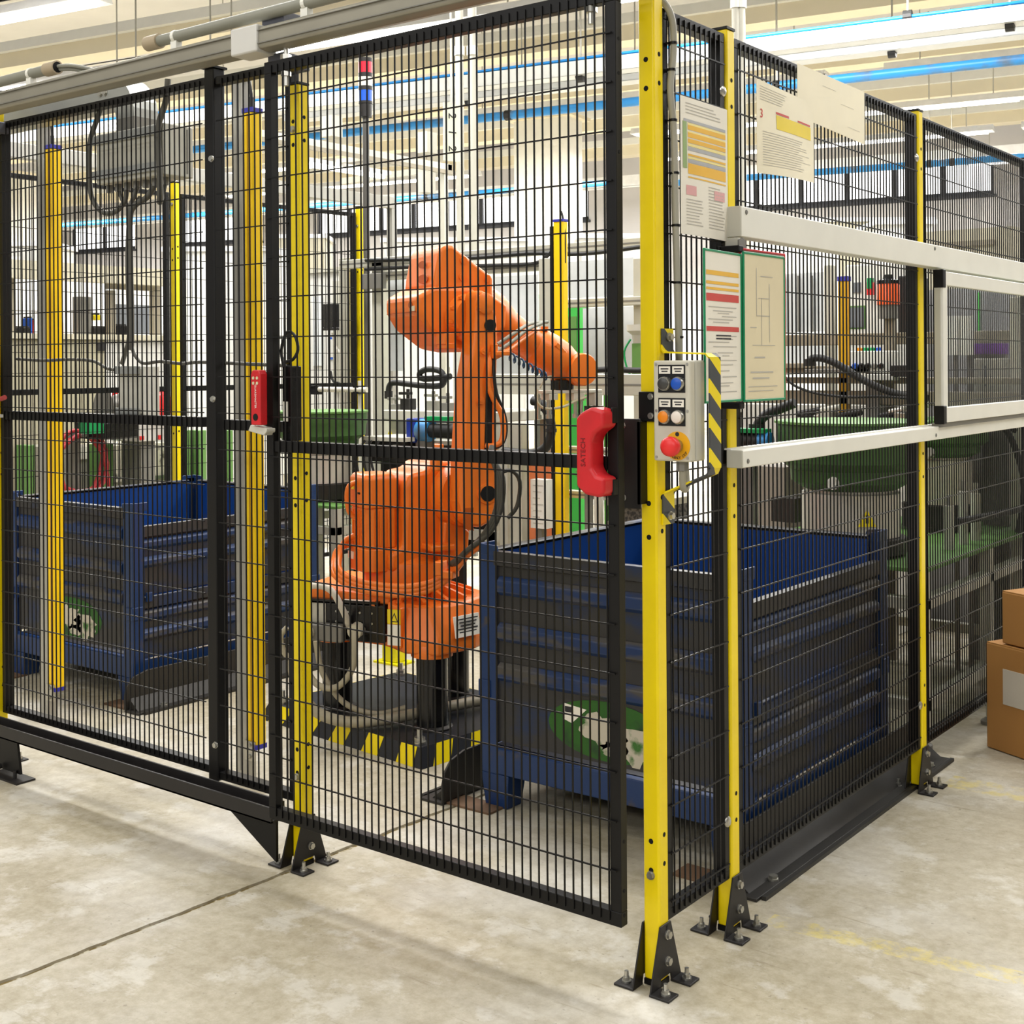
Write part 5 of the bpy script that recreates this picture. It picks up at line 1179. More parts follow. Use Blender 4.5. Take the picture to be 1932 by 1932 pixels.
# --- bowl feeders
def bowl(c, rad, z0, z1, ztab, label, zb, extra=None):
    r = thing('bowl_feeder', label, 'bowl feeder', (c[0], c[1], ztab)); o = Vector((c[0], c[1], 0)); h = z1-z0
    b = MB(); b.lathe([(rad*.62,z0),(rad*.80,z0+h*.12),(rad*.82,z0+h*.30),(rad*.96,z0+h*.42),(rad*.98,z0+h*.68),(rad*1.0,z0+h*.72),(rad*1.0,z1),(rad*.96,z1),(rad*.94,z0+h*.55),(rad*.3,z0+h*.3),(.001,z0+h*.32)], o, 40); b.build('bowl', GRND, r, smooth=35)
    b = MB(); b.lathe([(rad*1.0,z1-.006),(rad*1.03,z1-.004),(rad*1.03,z1+.004),(rad*.97,z1+.004)], o, 40); b.build('rim', GRN, r)
    b = MB(); b.lathe([(rad*.66,zb+.05),(rad*.66,z0-.012),(rad*.60,z0-.008),(rad*.60,z0)], o, 36); b.build('drive_drum', mat('pale_grey_drum', (206,200,190), .4, .15), r, smooth=35)
    b = MB(); b.lathe([(rad*.74,ztab+.012),(rad*.74,zb+.045),(rad*.6,zb+.05)], o, 32); b.build('foot_ring', BLKF, r)
    b = MB()
    for i in range(3):
        t = 2*math.pi*i/3+.6; b.cyl((c[0]+math.cos(t)*rad*.62, c[1]+math.sin(t)*rad*.62, ztab), (c[0]+math.cos(t)*rad*.62, c[1]+math.sin(t)*rad*.62, ztab+.02), .03, 10)
    b.build('rubber_foot', RUB, r)
    b = MB(); b.hexbolt((c[0]+.1*rad, c[1]-rad*.80, z0+h*.14), (0,-1,.2), .02, .02); b.build('clamp_bolt', ZINC, r)
    return r
TABZ = .60
f1 = bowl((-.475, 2.13), .262, .835, 1.075, TABZ, 'large green bowl feeder behind the right bin', .62)
p = onX(1677, 990, -.305)
b = MB(); b.prism([(-.032,-.028),(.032,-.028),(0,.032)], Vector((-.475,2.13,0))+Vector((.115,-.135,.745)), Vector((.76,.65,0)), (0,0,1), .0, .002); ws = b.build('warning_triangle', YB, f1)
b = MB(); b.prism([(-.005,-.016),(.005,-.016),(.005,.012),(-.005,.012)], Vector((-.475,2.13,0))+Vector((.115,-.135,.745)), Vector((.76,.65,0)), (0,0,1), .002, .0026); b.build('bolt_mark', INK, f1)
bowl((-.45, 2.98), .20, .90, 1.05, TABZ, 'smaller green bowl feeder behind the lower aluminium rail', .66)
c = at(606, 800, 6.4); bowl((c.x, c.y), .23, .86, 1.06, .62, 'green bowl feeder left of the robot behind the gate post', .66)
# feeder tables
def table(name, label, x0, x1, y0, y1, z, top, legs=True):
    r = thing(name, label, 'table', ((x0+x1)/2, (y0+y1)/2, 0))
    b = MB(); b.box(x0, x1, y0, y1, z-.014, z); b.build('table_top', top, r, bevel=.002)
    for zz in (z-.10, .16):
        for (a0, a1, c0, c1) in ((x0, x1, y0, y0+.04), (x0, x1, y1-.04, y1), (x0, x0+.04, y0, y1), (x1-.04, x1, y0, y1)):
            b = MB(); b.box(a0, a1, c0, c1, zz-.04, zz); b.build('frame_rail', PROF, r, bevel=.002)
    for x in (x0, x1-.045):
        for y in (y0, (y0+y1)/2, y1-.045):
            b = MB(); b.box(x, x+.045, y, y+.045, .04, z-.014); lg = b.build('leg', PROF, r, bevel=.002)
            b = MB(); b.lathe([(.035,0),(.035,.012),(.012,.02),(.012,.04)], (x+.022, y+.022, 0), 14); b.build('levelling_foot', GREYD, lg)
    return r
table('feeder_table', 'green topped aluminium table carrying the right bowl feeders', -.95, -.13, 1.92, 3.3, TABZ, GRN)
table('feeder_table', 'green topped table under the bowl feeder left of the robot', c.x-.28, c.x+.30, c.y-.20, c.y+.6, .62, GRN)
r = thing('floor_bracket', 'bent grey steel bracket sticking out under the right fence', 'bracket', (.0, 2.30, 0)); b = MB(); b.bar((-.06,2.3,.12),(.02,2.3,.01),.035,.012); b.build('arm', mat('olive_grey', (112,108,86), .5), r); b = MB(); b.box(.0,.08,2.282,2.318,0,.016); b.build('foot', MATS['olive_grey'], r, bevel=.003)
for k, (y, h) in enumerate(((2.42,.16),(2.58,.2),(2.72,.18))):
    r = thing('valve_post', ['nearest','middle','farthest'][k]+' grey valve post on the green feeder table', 'valve', (-.22, y, TABZ)); b = MB(); b.cyl((-.22,y,TABZ),(-.22,y,TABZ+h),.018,12); b.build('body', GREYBOX, r, smooth=40); b = MB(); b.cyl((-.22,y,TABZ+h),(-.22,y,TABZ+h+.04),.010,10); b.build('stem', ZINC, r)
b = MB(); pts = [(-.2,2.45,.70),(-.16,2.7,.70),(-.12,3.0,.705),(-.10,3.4,.72)]; b.tube(pts, .014, 10); tag(b.build('cable_chain', RUB), 'black cable chain lying along the green feeder table', 'cable chain')
for k in range(5):
    b = MB(); y = 2.95+.12*k; b.tube([(-.20,y,1.05-.02*k),(-.17,y+.06,.98),(-.14,y+.10,.85),(-.13,y+.09,.74),(-.15,y+.08,.60)], .013, 8)
    tag(b.build('supply_hose', RUB, smooth=60), ['first','second','third','fourth','fifth'][k]+' hanging black supply hose from the left, above the cardboard boxes', 'hose', 'hanging supply hoses')
# --- right-hand machine: beams, decks, cabinets
e_tm = e = thing('transfer_machine', 'grey aluminium transfer machine behind the wire panel on the right', 'machine', (-1.2, 3.3, 0))
for q in [((1395,628,1932,650,3.2)),((1395,738,1932,764,3.0)),((1395,712,1932,724,3.0)),((1395,690,1640,704,2.95))]: part(e, 'beam', BRN, fY(*q,.06), bevel=.003)
for q in [(1556,500,1570,1000,3.4),(1905,560,1932,1100,3.1),(1726,500,1746,1000,3.5)]: part(e, 'upright', PROF, fY(*q,.05), bevel=.003, floor=True)
for q in [(1480,515,1556,626,3.7),(1395,560,1480,626,3.7),(1480,650,1600,700,3.7)]: part(e, 'pane', WIN, fY(*q,.01))
part(e, 'back_panel', LGRY, fY(1400,765,1745,860,3.5,.05))
part(e, 'deck', GREYD, fY(1470,812,1745,826,2.75,.5))
for k, (x, y) in enumerate(((1525,795),(1560,790),(1700,792),(1680,800),(1725,785),(1545,803),(1600,799))):
    p = onY(x, y, 2.9); zb = fY(1470,812,1745,826,2.75)[5]; b = MB(); b.box(p.x-.02,p.x+.03,p.y-.03,p.y+.03,zb,p.z+.03); b.cyl((p.x-.05,p.y,p.z+.03),(p.x+.06,p.y,p.z+.05),.015,10); b.build('tooling_block', (BLKF,GREYBOX,ZINC)[k%3], e, bevel=.002)
q = fY(1594,498,1692,640,3.6,.4); r = root_of('machine_cabinet', 'white machine cabinet with a dark screen right of centre', 'cabinet', q); part(r, 'body', WHT, q, floor=True, bevel=.006); part(r, 'screen', SHADE, fY(1598,580,1630,618,3.595,.01)); part(r, 'small_window', SHADE, fY(1608,533,1624,552,3.595,.01)); part(r, 'screen_bezel', GRN, fY(1595,577,1633,621,3.598,.01))
b = MB(); p = onY(1644,545,3.58); b.box(p.x-.015,p.x+.015,p.y-.02,p.y,p.z-.03,p.z+.03); b.build('status_strip', REDB, r); b = MB(); b.box(p.x-.013,p.x+.013,p.y-.022,p.y,p.z+.0,p.z+.05); b.build('status_lamp', MATS['green_plastic'], r)
p = onY(1676, 575, 3.1); r = thing('beacon_lamp', 'squat orange beacon lamp with black cap on the right machine', 'beacon', p); w = .048
b = MB(); b.lathe([(w*.85,-.06),(w*.85,.0)], p, 20); b.build('base', GREYD, r); b = MB(); b.lathe([(w,.0),(w,.085),(w*.95,.09)], p, 24); b.build('lens', mat('orange_lens', (226,90,40), .3, emit=.15), r, smooth=40); b = MB(); b.lathe([(w*1.02,.09),(w*1.0,.105),(w*.5,.112),(w*.4,.13)], p, 24); b.build('cap', BLK2, r, smooth=40)
b = MB(); b.box(p.x-.02,p.x+.02,p.y,p.y+.04,0,p.z-.05); b.build('post', BRN, r)
q = fY(1694,520,1722,632,3.3,.2); r = root_of('black_monitor_case', 'black equipment case beside the orange beacon', 'case', q); part(r, 'body', BLKF, q, bevel=.006); part(r, 'stand', GREYD, (q[0]+.05,q[1]-.05,q[2]+.05,q[3]-.05,0,q[4]))
q = fY(1581,530,1598,690,3.0,.04); r = root_of('light_curtain', 'ochre light curtain on the transfer machine right of the folder', 'light curtain', q); part(r, 'housing', mat('ochre_curtain', (206,156,10), .4), q, floor=True, bevel=.003); part(r, 'end_cap', MATS['violet_end_cap'], (q[0]-.002,q[1]+.002,q[2]-.002,q[3]+.002,q[5],q[5]+.02))
q = fY(1602,662,1676,704,2.95,.12); r = root_of('button_console', 'white console with two rows of coloured buttons on the right machine', 'console', q); part(r, 'body', WHT, q, bevel=.004); part(r, 'stand', GREYD, ((q[0]+q[1])/2-.03,(q[0]+q[1])/2+.03,q[2]+.04,q[3],0,q[4]))
for k, mt in enumerate((BLUB, BLK2, BLK2, GREYD, BLK2)):
    x = q[0]+.03+k*(q[1]-q[0]-.06)/4; b = MB(); b.lathe([(.013,0),(.013,.012),(.008,.015)], (x, q[2], q[4]+.03), 14, (0,-1,0)); b.build('push_button', mt, r)
for k, mt in enumerate((AMB, MATS['green_plastic'], MATS['green_plastic'], BLUB)):
    x = q[0]+.03+k*(q[1]-q[0]-.06)/4; b = MB(); b.lathe([(.013,0),(.013,.012),(.008,.015)], (x, q[2]+.04, q[5]), 14); b.build('push_button', mt, r)
r = thing('corrugated_hose', 'black corrugated hose sagging across the right machine', 'hose', onY(1640,720,2.8)); b = MB(); b.tube([onY(x,y,2.8) for x,y in ((1525,685),(1533,676),(1555,677),(1585,690),(1620,712),(1660,732),(1700,745),(1750,752))], .016, 10); b.build('hose', RUB, r, smooth=60); b = MB(); b.lathe([(.022,-.015),(.022,.015)], onY(1527,684,2.8), 12, (0,0,1)); b.build('fitting', BLKF, r)
b = MB(); b.tube([onY(x,y,2.78) for x,y in ((1480,710),(1500,728),(1540,742),(1600,749),(1660,748),(1720,752))], .006, 8); tag(b.build('thin_cable', RUB, smooth=60), 'thin black cable sagging below the corrugated hose on the right', 'cable')
r = thing('corrugated_hose', 'thick black hose rising behind the folder bottom', 'hose', onY(1430,800,2.0)); b = MB(); b.tube([onY(x,y,2.0) for x,y in ((1425,815),(1430,800),(1445,783),(1475,770),(1500,760))], .018, 10); b.build('hose', RUB, r, smooth=60); b = MB(); b.lathe([(.03,-.03),(.03,.03)], onY(1428,815,2.0), 14); b.build('fitting', BLKF, r)
p = onY(1425, 832, 1.95); r = thing('pneumatic_drive', 'black and blue pneumatic cylinder with green plate behind the folder post', 'drive', p)
b = MB(); b.cyl(p-X_*.10, p+X_*.02, .03, 16); b.build('cylinder', RUB, r, smooth=40); b = MB(); b.cyl(p+X_*.02, p+X_*.06, .033, 16); b.build('blue_end', BLUEP, r, smooth=40); b = MB(); b.box(p.x-.08,p.x+.05,p.y-.03,p.y+.03,p.z+.03,p.z+.045); b.build('green_plate', MATS['green_plastic'], r); b = MB(); b.box(p.x-.05,p.x-.0,p.y-.02,p.y+.02,0,p.z-.025); b.build('post', GREYD, r)
q = fY(1396,880,1480,1010,2.9,.2); r = root_of('machine_cabinet', 'grey cabinet below the black hose behind the folder post', 'cabinet', q); part(r, 'body', mat('warm_grey_cabinet', (142,134,124), .5), q, floor=True); part(r, 'bracket', BLKF, fY(1455,940,1500,985,2.7,.1))
for k, (x, w_) in enumerate(((1785,24),(1812,22))):
    q = fY(x,596,x+w_,670,3.05,.03); r = root_of('drawn_notice', ['left','right'][k]+' of two bright white sheets seen through the glazed hatch', 'notice', q); part(r, 'sheet', WHT, q); part(r, 'stand', GREYD, ((q[0]+q[1])/2-.008,(q[0]+q[1])/2+.008,q[3],q[3]+.02,0,q[4]+.02))
q = fY(1828,648,1890,668,3.3,.1); r = root_of('parts_tray', 'violet parts tray seen through the glazed hatch', 'tray', q); part(r, 'tray', mat('violet_plastic', (120,60,170), .5), q); part(r, 'stand', GREYD, (q[0],q[1],q[2]+.02,q[3],0,q[4]))
q = fY(1838,676,1905,742,3.15,.2); r = root_of('instrument_case', 'grey instrument case seen through the glazed hatch', 'case', q); part(r, 'body', GREYBOX, q, bevel=.005); part(r, 'panel', SHADE, (q[0]+.05,q[1]-.1,q[2]-.003,q[2],q[4]+.03,q[5]-.03)); part(r, 'stand', GREYD, (q[0]+.02,q[1]-.02,q[2]+.05,q[3],0,q[4]))
q = fY(1700,545,1905,632,4.0,.1); r = root_of('grey_partition', 'plain grey partition behind the glazed hatch', 'partition', q); part(r, 'panel', mat('partition_grey', (168,168,172), .5), q, floor=True); part(r, 'edge_strip', GRNB, fY(1844,552,1849,760,3.99,.01))
q = fX(1860,440,1932,560,-.9,.3); 
q = fY(1746,432,1912,520,5.2,.4); r = root_of('beige_cabinet', 'wide beige louvred cabinet above the aluminium rail at the right', 'cabinet', q); part(r, 'body', BEI, q, floor=True)
for k in range(2): part(r, 'louvre', BRN, (q[0],q[1]-.1,q[2]-.02,q[2],q[4]+.05+.12*k,q[4]+.08+.12*k))
for k, (x, y, w_, h_, mt) in enumerate(((1500,690,60,10,BRN),(1560,700,90,8,GREYD),(1660,712,50,12,LGRY),(1700,700,40,22,BLKF),(1635,800,60,10,BLKF),(1575,806,40,6,ZINC),(1690,806,46,14,BLKF),(1515,803,36,16,BLKF))):
    q = fY(x-w_/2, y-h_/2, x+w_/2, y+h_/2, 2.93 if y < 760 else 2.8, .06); part(e_tm, 'slide_unit', mt, q, bevel=.003)
for k in range(6):
    x = 1400+k*26; q = fY(x, 520, x+3, 626, 3.68, .01); part(e_tm, 'panel_seam', GREYD, q)
# --- vented box, crate, bottle below the beam
q = fY(1145,956,1215,1040,2.55,.3); r = root_of('vented_unit', 'beige unit with a perforated top band behind the gate latch', 'unit', q); part(r, 'body', BEI, (q[0],q[1]+.05,q[2],q[3],0,q[5]-.07), bevel=.004); part(r, 'mesh_band', mat('vent_grille', (96,92,84), .6, c2=(40,40,40), c2f=.5, scale=60), (q[0]+.05,q[1]+.05,q[2]+.02,q[3],q[5]-.07,q[5])); part(r, 'lid', BEI, (q[0],q[1]+.05,q[2],q[3],q[5],q[5]+.03))
q = fY(1088,868,1100,920,2.75,.15); r = root_of('plastic_crate', 'small green plastic crate on the shelf left of the red handle', 'crate', q); part(r, 'body', MATS['green_plastic'], q, bevel=.003); part(r, 'rib', GRN, (q[0]-.003,q[1]+.003,q[2]-.004,q[2],q[4]+.05,q[4]+.06), (q[0]-.003,q[1]+.003,q[2]-.004,q[2],q[5]-.06,q[5]-.05)); part(r, 'shelf_post', GREYD, (q[0]+.01,q[1]-.01,q[2]+.05,q[3]-.05,0,q[4]))
p = onY(1130, 985, 2.6); r = thing('pump_column', 'grey pump column with black foot below the red handle', 'pump', (p.x, p.y, 0)); b = MB(); b.cyl((p.x,p.y,.30),(p.x,p.y,p.z+.12),.022,14); b.build('column', GREYBOX, r, smooth=40); b = MB(); b.cyl((p.x,p.y,0),(p.x,p.y,.34),.028,14); b.build('foot', BLK2, r, smooth=40)
p = onY(1206, 640, 3.0); r = thing('dosing_unit', 'small green and grey dosing unit beside the corner post', 'dosing unit', (p.x,p.y,0)); b = MB(); b.lathe([(.03,-.02),(.035,.02),(.06,.04),(.06,.07)], p, 20); b.build('funnel', GREYBOX, r, smooth=40); b = MB(); b.box(p.x-.025,p.x+.03,p.y-.03,p.y+.03,p.z-.2,p.z-.02); b.build('body', GRN, r, bevel=.004); b = MB(); b.box(p.x-.02,p.x+.02,p.y-.02,p.y+.02,0,p.z-.2); b.build('post', PROF, r)
b = MB(); b.tube([p+Vector((-.03,-.03,.0)),p+Vector((-.06,-.04,-.06)),p+Vector((-.045,-.04,-.14)),p+Vector((-.02,-.03,-.19))], .005, 8); b.build('tube', MATS['green_plastic'], r)
# --- enclosure between the rear posts (left of robot)
e = thing('test_enclosure', 'grey windowed test enclosure left of the robot head', 'enclosure', (-4.6, 4.4, 0))
q = fY(584,512,700,760,4.4,.5); part(e, 'body', LGRY, q, floor=True, bevel=.004); part(e, 'window', WIN, fY(590,560,608,690,4.39,.01)); part(e, 'frame', PROF, fY(628,530,640,740,4.37,.03)); part(e, 'lid', PROF, (q[0],q[1],q[2]-.02,q[3],q[5],q[5]+.03)); part(e, 'blue_label', BLUB, fY(620,636,642,678,4.392,.008)); part(e, 'label_face', LGRY, fY(622,640,640,674,4.390,.008))
p = onY(624, 600, 4.2); b = MB(); b.box(p.x-.04,p.x+.06,p.y-.04,p.y+.1,p.z-.07,p.z+.10); b.box(p.x-.05,p.x+.16,p.y-.04,p.y+.0,p.z-.09,p.z-.07); b.build('servo_unit', BLK2, e, bevel=.004)
b = MB(); b.tube([onY(x,y,4.2) for x,y in ((627,628),(632,650),(645,668),(660,666),(664,690),(661,715),(664,735))], .008, 8); b.build('white_lead', MATS['white_cable'], e, smooth=60)
b = MB()
for k in range(3): b.tube([onY(x,y,4.25) for x,y in ((624,700),(626+2*k,716+3*k),(640,722+4*k),(655-2*k,716+3*k),(656,700))], .006, 6)
b.build('cable_loop', RUB, e, smooth=60)
p = onY(680, 735, 2.9); r = thing('sensor_stand', 'white tube sensor stand with a cross arm behind the gate post', 'sensor stand', (p.x,p.y,0)); b = MB(); b.cyl((p.x,p.y,0),(p.x,p.y,p.z+.05),.014,12); b.build('column', MATS['white_cable'], r, smooth=40); a_ = onY(605,735,2.9); c2_ = onY(700,735,2.9); b = MB(); b.cyl((a_.x,p.y-.03,p.z),(c2_.x,p.y-.03,p.z),.015,12); b.build('cross_arm', MATS['white_cable'], r, smooth=40); b = MB(); b.box(p.x-.02,p.x+.02,p.y-.04,p.y+.02,p.z-.022,p.z+.022); b.box(a_.x-.06,a_.x+.02,p.y-.05,p.y,p.z-.03,p.z+.02); b.build('clamp', BLK2, r)
# --- overhead frame of the left line
e = thing('overhead_gantry', 'cream aluminium overhead frame behind the gate, lamp under its beam', 'machine frame', (-5.2, 4.4, 0))
part(e, 'beam', PROF, (-5.25,-5.2,3.5,5.5,2.83,2.88), bevel=.003); part(e, 'beam', BRN, (-5.21,-5.19,3.5,5.5,2.80,2.83)); part(e, 'beam', PROF, (-6.4,-5.2,5.45,5.5,2.83,2.88))
part(e, 'upright', PROF, (-5.25,-5.2,3.9,3.95,0,2.83), bevel=.003); part(e, 'upright', PROF, (-5.25,-5.2,5.40,5.45,0,2.83), bevel=.003)
part(e, 'lamp', TUBE, (-5.5,-5.46,4.1,5.0,2.74,2.77)); part(e, 'lamp_housing', FIXM, (-5.52,-5.44,4.05,5.05,2.77,2.80)); part(e, 'lamp_arm', PROF, (-5.49,-5.2,4.5,4.53,2.80,2.83))
for k, (x, y, w_) in enumerate(((625,240,34),(805,270,30),(805,345,22))): p = at(x, y, 8.6); part(e, 'junction_module', GREYBOX, (p.x-w_/600,p.x+w_/600,p.y-.05,p.y+.05,p.z-.07,p.z+.07))
e2 = thing('overhead_gantry', 'silver overhead rail of the left line above the rear wire fence', 'machine frame', (-4.6, 2, 0)); part(e2, 'rail', ALU, (-4.65,-4.60,.6,4.2,2.36,2.44), bevel=.003); part(e2, 'post', ALU, (-4.65,-4.60,.6,.65,0,2.36)); part(e2, 'post', ALU, (-4.65,-4.60,4.15,4.2,0,2.36))
# --- stack light on a dark pole
p = at(690, 215, 7.7); r = thing('stack_light', 'signal tower of red, white and blue lamps on a dark pole', 'signal light', (p.x, p.y, 0)); w = .042
b = MB(); b.cyl((p.x,p.y,0),(p.x,p.y,p.z),.020,12); b.build('pole', mat('dark_grey_pole', (84,82,78), .5), r, smooth=40)
z = p.z-.02
for nm, mt, h, ww in (('socket',BLKF,.08,.9),('ring',BLKF,.015,1.0),('blue_lamp',mat('blue_lamp_lens',(20,90,210),.3,emit=.1),.065,1.0),('ring',BLKF,.025,1.03),('white_lamp',mat('white_lamp_lens',(236,228,214),.3),.055,1.0),('ring',BLKF,.025,1.03),('red_lamp',mat('red_lamp_lens',(210,20,50),.3,emit=.1),.065,1.0),('cap',BLKF,.025,1.0)):
    b = MB(); b.lathe([(w*ww,z),(w*ww,z+h)], (p.x,p.y,0), 20); b.build(nm, mt, r, smooth=40); z += h
# --- left background line (along the rear fence)
e = thing('workstation', 'beige workstation wall with bench behind the left bin', 'workstation', (-6, 2.8, 0))
part(e, 'fascia', BEI, fX(-40,497,318,530,-6.0,.08)); part(e, 'cabinet', mat('olive_beige', (166,160,136), .5, var=.05), fX(-40,640,198,900,-6.0,.6), floor=True, bevel=.004); part(e, 'cabinet', LGRY, fX(200,636,318,900,-6.0,.6), floor=True, bevel=.004)
part(e, 'worktop', BEI, fX(-40,630,318,640,-5.97,.7)); part(e, 'socket_plate', BLKF, fX(184,648,199,662,-5.99,.02))
part(e, 'back_panel', WHT, fX(-40,530,318,630,-6.8,.05)); part(e, 'upright', BRN, fX(12,520,30,630,-6.1,.05), bevel=.002); part(e, 'upright', BRN, fX(206,548,218,632,-6.1,.05)); part(e, 'upright', BRN, fX(290,548,303,632,-6.1,.05)); part(e, 'shelf', BRN, fX(205,537,303,547,-6.1,.05)); part(e, 'grey_post', GREYD, fX(150,560,172,630,-6.2,.08)); part(e, 'grey_post', SHADE, fX(222,575,288,630,-6.4,.03))
for k, (x0, x1, y0, y1, mt) in enumerate(((20,38,618,630,BLK2),(45,57,618,630,BLK2),(178,205,618,630,BLKF),(215,240,614,630,BLK2),(55,62,600,620,BLUB),(58,66,604,622,REDB),(112,120,608,630,AMB),(178,190,594,604,YB))):
    q = fX(x0,y0,x1,y1,-6.15-.01*k,.08); r = root_of('bench_item', ['black tool tray at the left end of the workbench','second black tool tray on the workbench','dark tray on the workbench left of the cable','black gadget on the bench below the window','small blue knob block on the workbench','small red knob block on the workbench','amber bottle on the workbench','yellow box hung above the workbench'][k], 'bench item', q); part(r, 'body', mt, (q[0],q[1],q[2],q[3],fX(-40,630,318,640,-5.97,.7)[5] if k != 7 else q[4],q[5]), bevel=.004); part(r, 'lid', BLKF, (q[0]+.005,q[1]-.005,q[2]+.005,q[3]-.005,q[5],q[5]+.01))
# fan and cabinet with red spots, green columns, hose reel
c_ = onX(262, 770, -5.2); r = thing('grinding_unit', 'white unit with red round caps behind the small junction box', 'unit', (c_.x,c_.y,0)); part(r, 'body', LGRY, fX(262,745,314,832,-5.2,.3), bevel=.005)
q = fX(262,745,314,832,-5.2,.3); part(r, 'stand', GREYD, (q[0]+.05,q[1]-.05,q[2]+.05,q[3]-.05,0,q[4]))
p = onX(222,765,-5.15); b = MB(); b.lathe([(.10,-.10),(.12,.0),(.10,.10),(.03,.12)], p, 20, (0,1,0)); b.build('drum', mat('steel_drum', (150,146,140), .3, .6), r, smooth=40)
p = onX(304,765,-5.15); b = MB(); b.lathe([(.07,-.02),(.09,.0),(.07,.03),(.02,.04)], p, 20, (1,0,0)); b.build('red_cap', REDB, r, smooth=40); p = onX(218,752,-5.1); b = MB(); b.lathe([(.05,-.02),(.05,.03)], p, 16, (1,0,0)); b.build('red_cap', REDB, r)
part(r, 'dark_hood', BLK2, fX(195,795,262,828,-5.1,.3), bevel=.01); part(r, 'green_guard', MATS['green_plastic'], fX(168,795,196,818,-5.1,.1)); part(r, 'red_marker', REDB, fX(265,823,272,830,-5.19,.02), fX(300,821,306,829,-5.19,.02))
for k, (x0, x1, y0, lab) in enumerate(((52,68,840,'green machine column left of the far light curtain'),(190,214,838,'broad green machine column right of the red hose coil'),(346,358,812,'green machine column right of the rear yellow post'),(376,390,812,'slim green machine column beside the black post'),(430,440,812,'green machine column behind the nearer light curtain'))):
    q = fX(x0,y0,x1,930,-5.4,.12); r = root_of('machine_column', lab, 'column', q); part(r, 'column', GRN, q, floor=True, bevel=.004); part(r, 'base_plate', GREYD, (q[0]-.03,q[1]+.03,q[2]-.03,q[3]+.03,0,.02))
q = fX(100,842,190,930,-5.6,.4); r = root_of('grey_machine_block', 'grey ribbed machine block behind the red hose coil', 'machine', q); part(r, 'body', mat('putty_grey', (156,152,140), .5), q, floor=True); part(r, 'label', PAPER, fX(152,842,176,866,-5.59,.01)); part(r, 'ledge', GREYD, (q[0],q[1]+.02,q[2],q[3],.4,.44))
q = fX(216,838,316,930,-5.6,.4); r = root_of('valve_terminal', 'cream valve terminal block above the left bin', 'valve block', q); part(r, 'body', mat('cream_terminal', (206,200,180), .5, c2=(90,84,72), c2f=.6, scale=14), q, floor=True); part(r, 'dark_slot', BLK2, fX(235,845,241,892,-5.59,.01)); part(r, 'rail', ZINC, fX(216,900,316,906,-5.58,.02))
r = thing('hose_coil', 'coiled red air hose hanging behind the left light curtain', 'hose', onX(155, 880, -5.3)); b = MB(); pts = []
c0 = onX(152, 875, -5.3)
for i in range(56):
    t = i/55*2*math.pi*3.2; rr = .165+.018*math.sin(i*.9); pts.append(c0+Vector((.012*math.sin(i*.5), math.cos(t)*rr, math.sin(t)*rr*1.12)))
b.tube(pts, .014, 8, smooth=2); b.build('coil', mat('dusty_red_hose', (176,48,52), .5), r, smooth=60)
b = MB(); b.tube([c0+Vector((0,.15,.05)), c0+Vector((0,.19,-.1)), c0+Vector((0,.2,-.3)), c0+Vector((0,.2,-.55))], .011, 8); b.tube([c0+Vector((0,-.1,-.15)), c0+Vector((0,-.16,-.25)), c0+Vector((0,-.17,-.5))], .011, 8); b.build('tail', MATS['dusty_red_hose'], r, smooth=60)
b = MB(); b.cyl(c0+Vector((-.06,0,.17)), c0+Vector((.05,0,.17)), .012, 8); b.box(c0.x-.1,c0.x-.05,c0.y-.03,c0.y+.03,0,c0.z+.2); b.build('hook_post', GREYD, r)
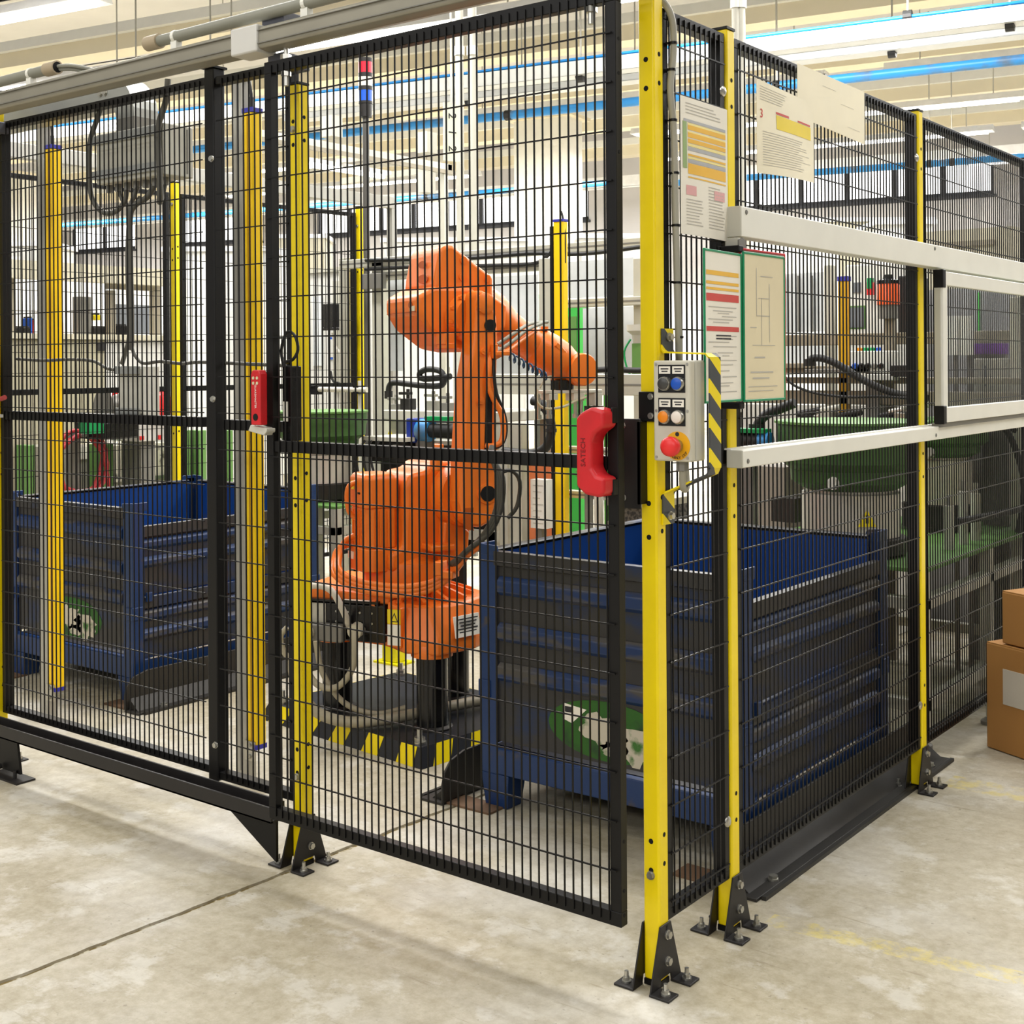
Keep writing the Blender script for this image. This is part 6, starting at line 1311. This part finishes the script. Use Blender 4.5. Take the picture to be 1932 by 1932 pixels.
# far cabinets filling the view above the machines
for k, (x0, y0, x1, D, mt, lab) in enumerate(((12,470,120,12,LGRY,'tall pale cabinet far behind the left light curtain'),(330,480,520,11,LGRY,'pale cabinet row far behind the black post'),(520,455,620,13,BEI,'beige cabinet far behind the gate post'),(730,462,990,12,LGRY,'long pale cabinet row behind the robot head'),(1090,455,1215,12,LGRY,'pale cabinet behind the right gate stile'),(1400,425,1740,12.5,BEI,'low beige cabinet row under the right window band'),(1640,430,1740,11.5,LGRY,'pale cabinet left of the glazed hatch'))):
    a_, c2_ = at(x0, y0, D), at(x1, y0, D); mid_ = (a_+c2_)/2; wv = (c2_-a_); wv.z = 0; wd = wv.length/2; dv = Vector((-wv.y, wv.x, 0)).normalized()*.3; wv.normalize()
    r = thing('far_cabinet', lab, 'cabinet', (mid_.x, mid_.y, 0)); zt = mid_.z
    b = MB(); b.obox((mid_.x,mid_.y,zt/2), wv*wd, dv, Vector((0,0,zt/2))); b.build('body', mt, r)
    nd = max(2, int(wd*2/.7))
    for i in range(nd):
        cc = Vector((mid_.x,mid_.y,0))+wv*(-wd+(i+.5)*2*wd/nd)-dv*1.02
        b = MB(); b.obox(cc+Z*(zt*.52), wv*(wd/nd-.02), dv.normalized()*.01, Z*(zt*.44)); dr_ = b.build('door', mt if i % 2 else WHT, r)
        b = MB(); b.obox(cc+wv*(wd/nd-.06)-dv.normalized()*.015+Z*(zt*.5), wv*.012, dv.normalized()*.008, Z*.06); b.build('handle', GREYD, dr_)
    b = MB(); b.obox((mid_.x,mid_.y,zt+.02), wv*(wd+.03), dv*1.06, Z*.02); b.build('top_panel', FIXM, r)
# ================================================================== CARDBOARD BOXES
def carton(A, d, w, dpt, z0, z1, label, sticker):
    d = Vector((*d,0)).normalized(); n = Vector((-d.y, d.x, 0)); A = Vector((*A,0)); r = thing('cardboard_box', label, 'box', A+d*w/2+n*dpt/2+Z*z0, group='cardboard boxes')
    c_ = A+d*w/2+n*dpt/2
    b = MB(); b.obox(c_+Z*(z0+z1)/2, d*w/2, n*dpt/2, Z*((z1-z0)/2-.002)); b.build('carton', CARD, r, bevel=.004)
    for s in (-1, 1):
        b = MB(); b.obox(c_+n*s*dpt/4+Z*(z1-.0005), d*(w/2-.002), n*(dpt/4-.002), Z*.002); b.build('flap', CARD, r)
    b = MB(); b.obox(c_+Z*(z1+.002), d*(w/2), n*.025, Z*.0006); b.build('tape', mat('brown_tape', (150,104,52), .3), r)
    if sticker:
        b = MB(); b.obox(A+d*(.075+.06)-n*.0012+Z*(z0+.22), d*.062, n*.0012, Z*.058); b.build('label', mat('grey_white_label', (206,198,184), .7, var=.05), r)
    return r
carton((.019,2.073), (.14,-.07), .34, .30, 0, .353, 'large lower cardboard box with white label at the right edge', True)
carton((.075,2.06), (.14,-.07), .30, .26, .356, .53, 'smaller upper cardboard box stacked at the right edge', False)

for o in bpy.data.objects:
    if '_org' in o: del o['_org']
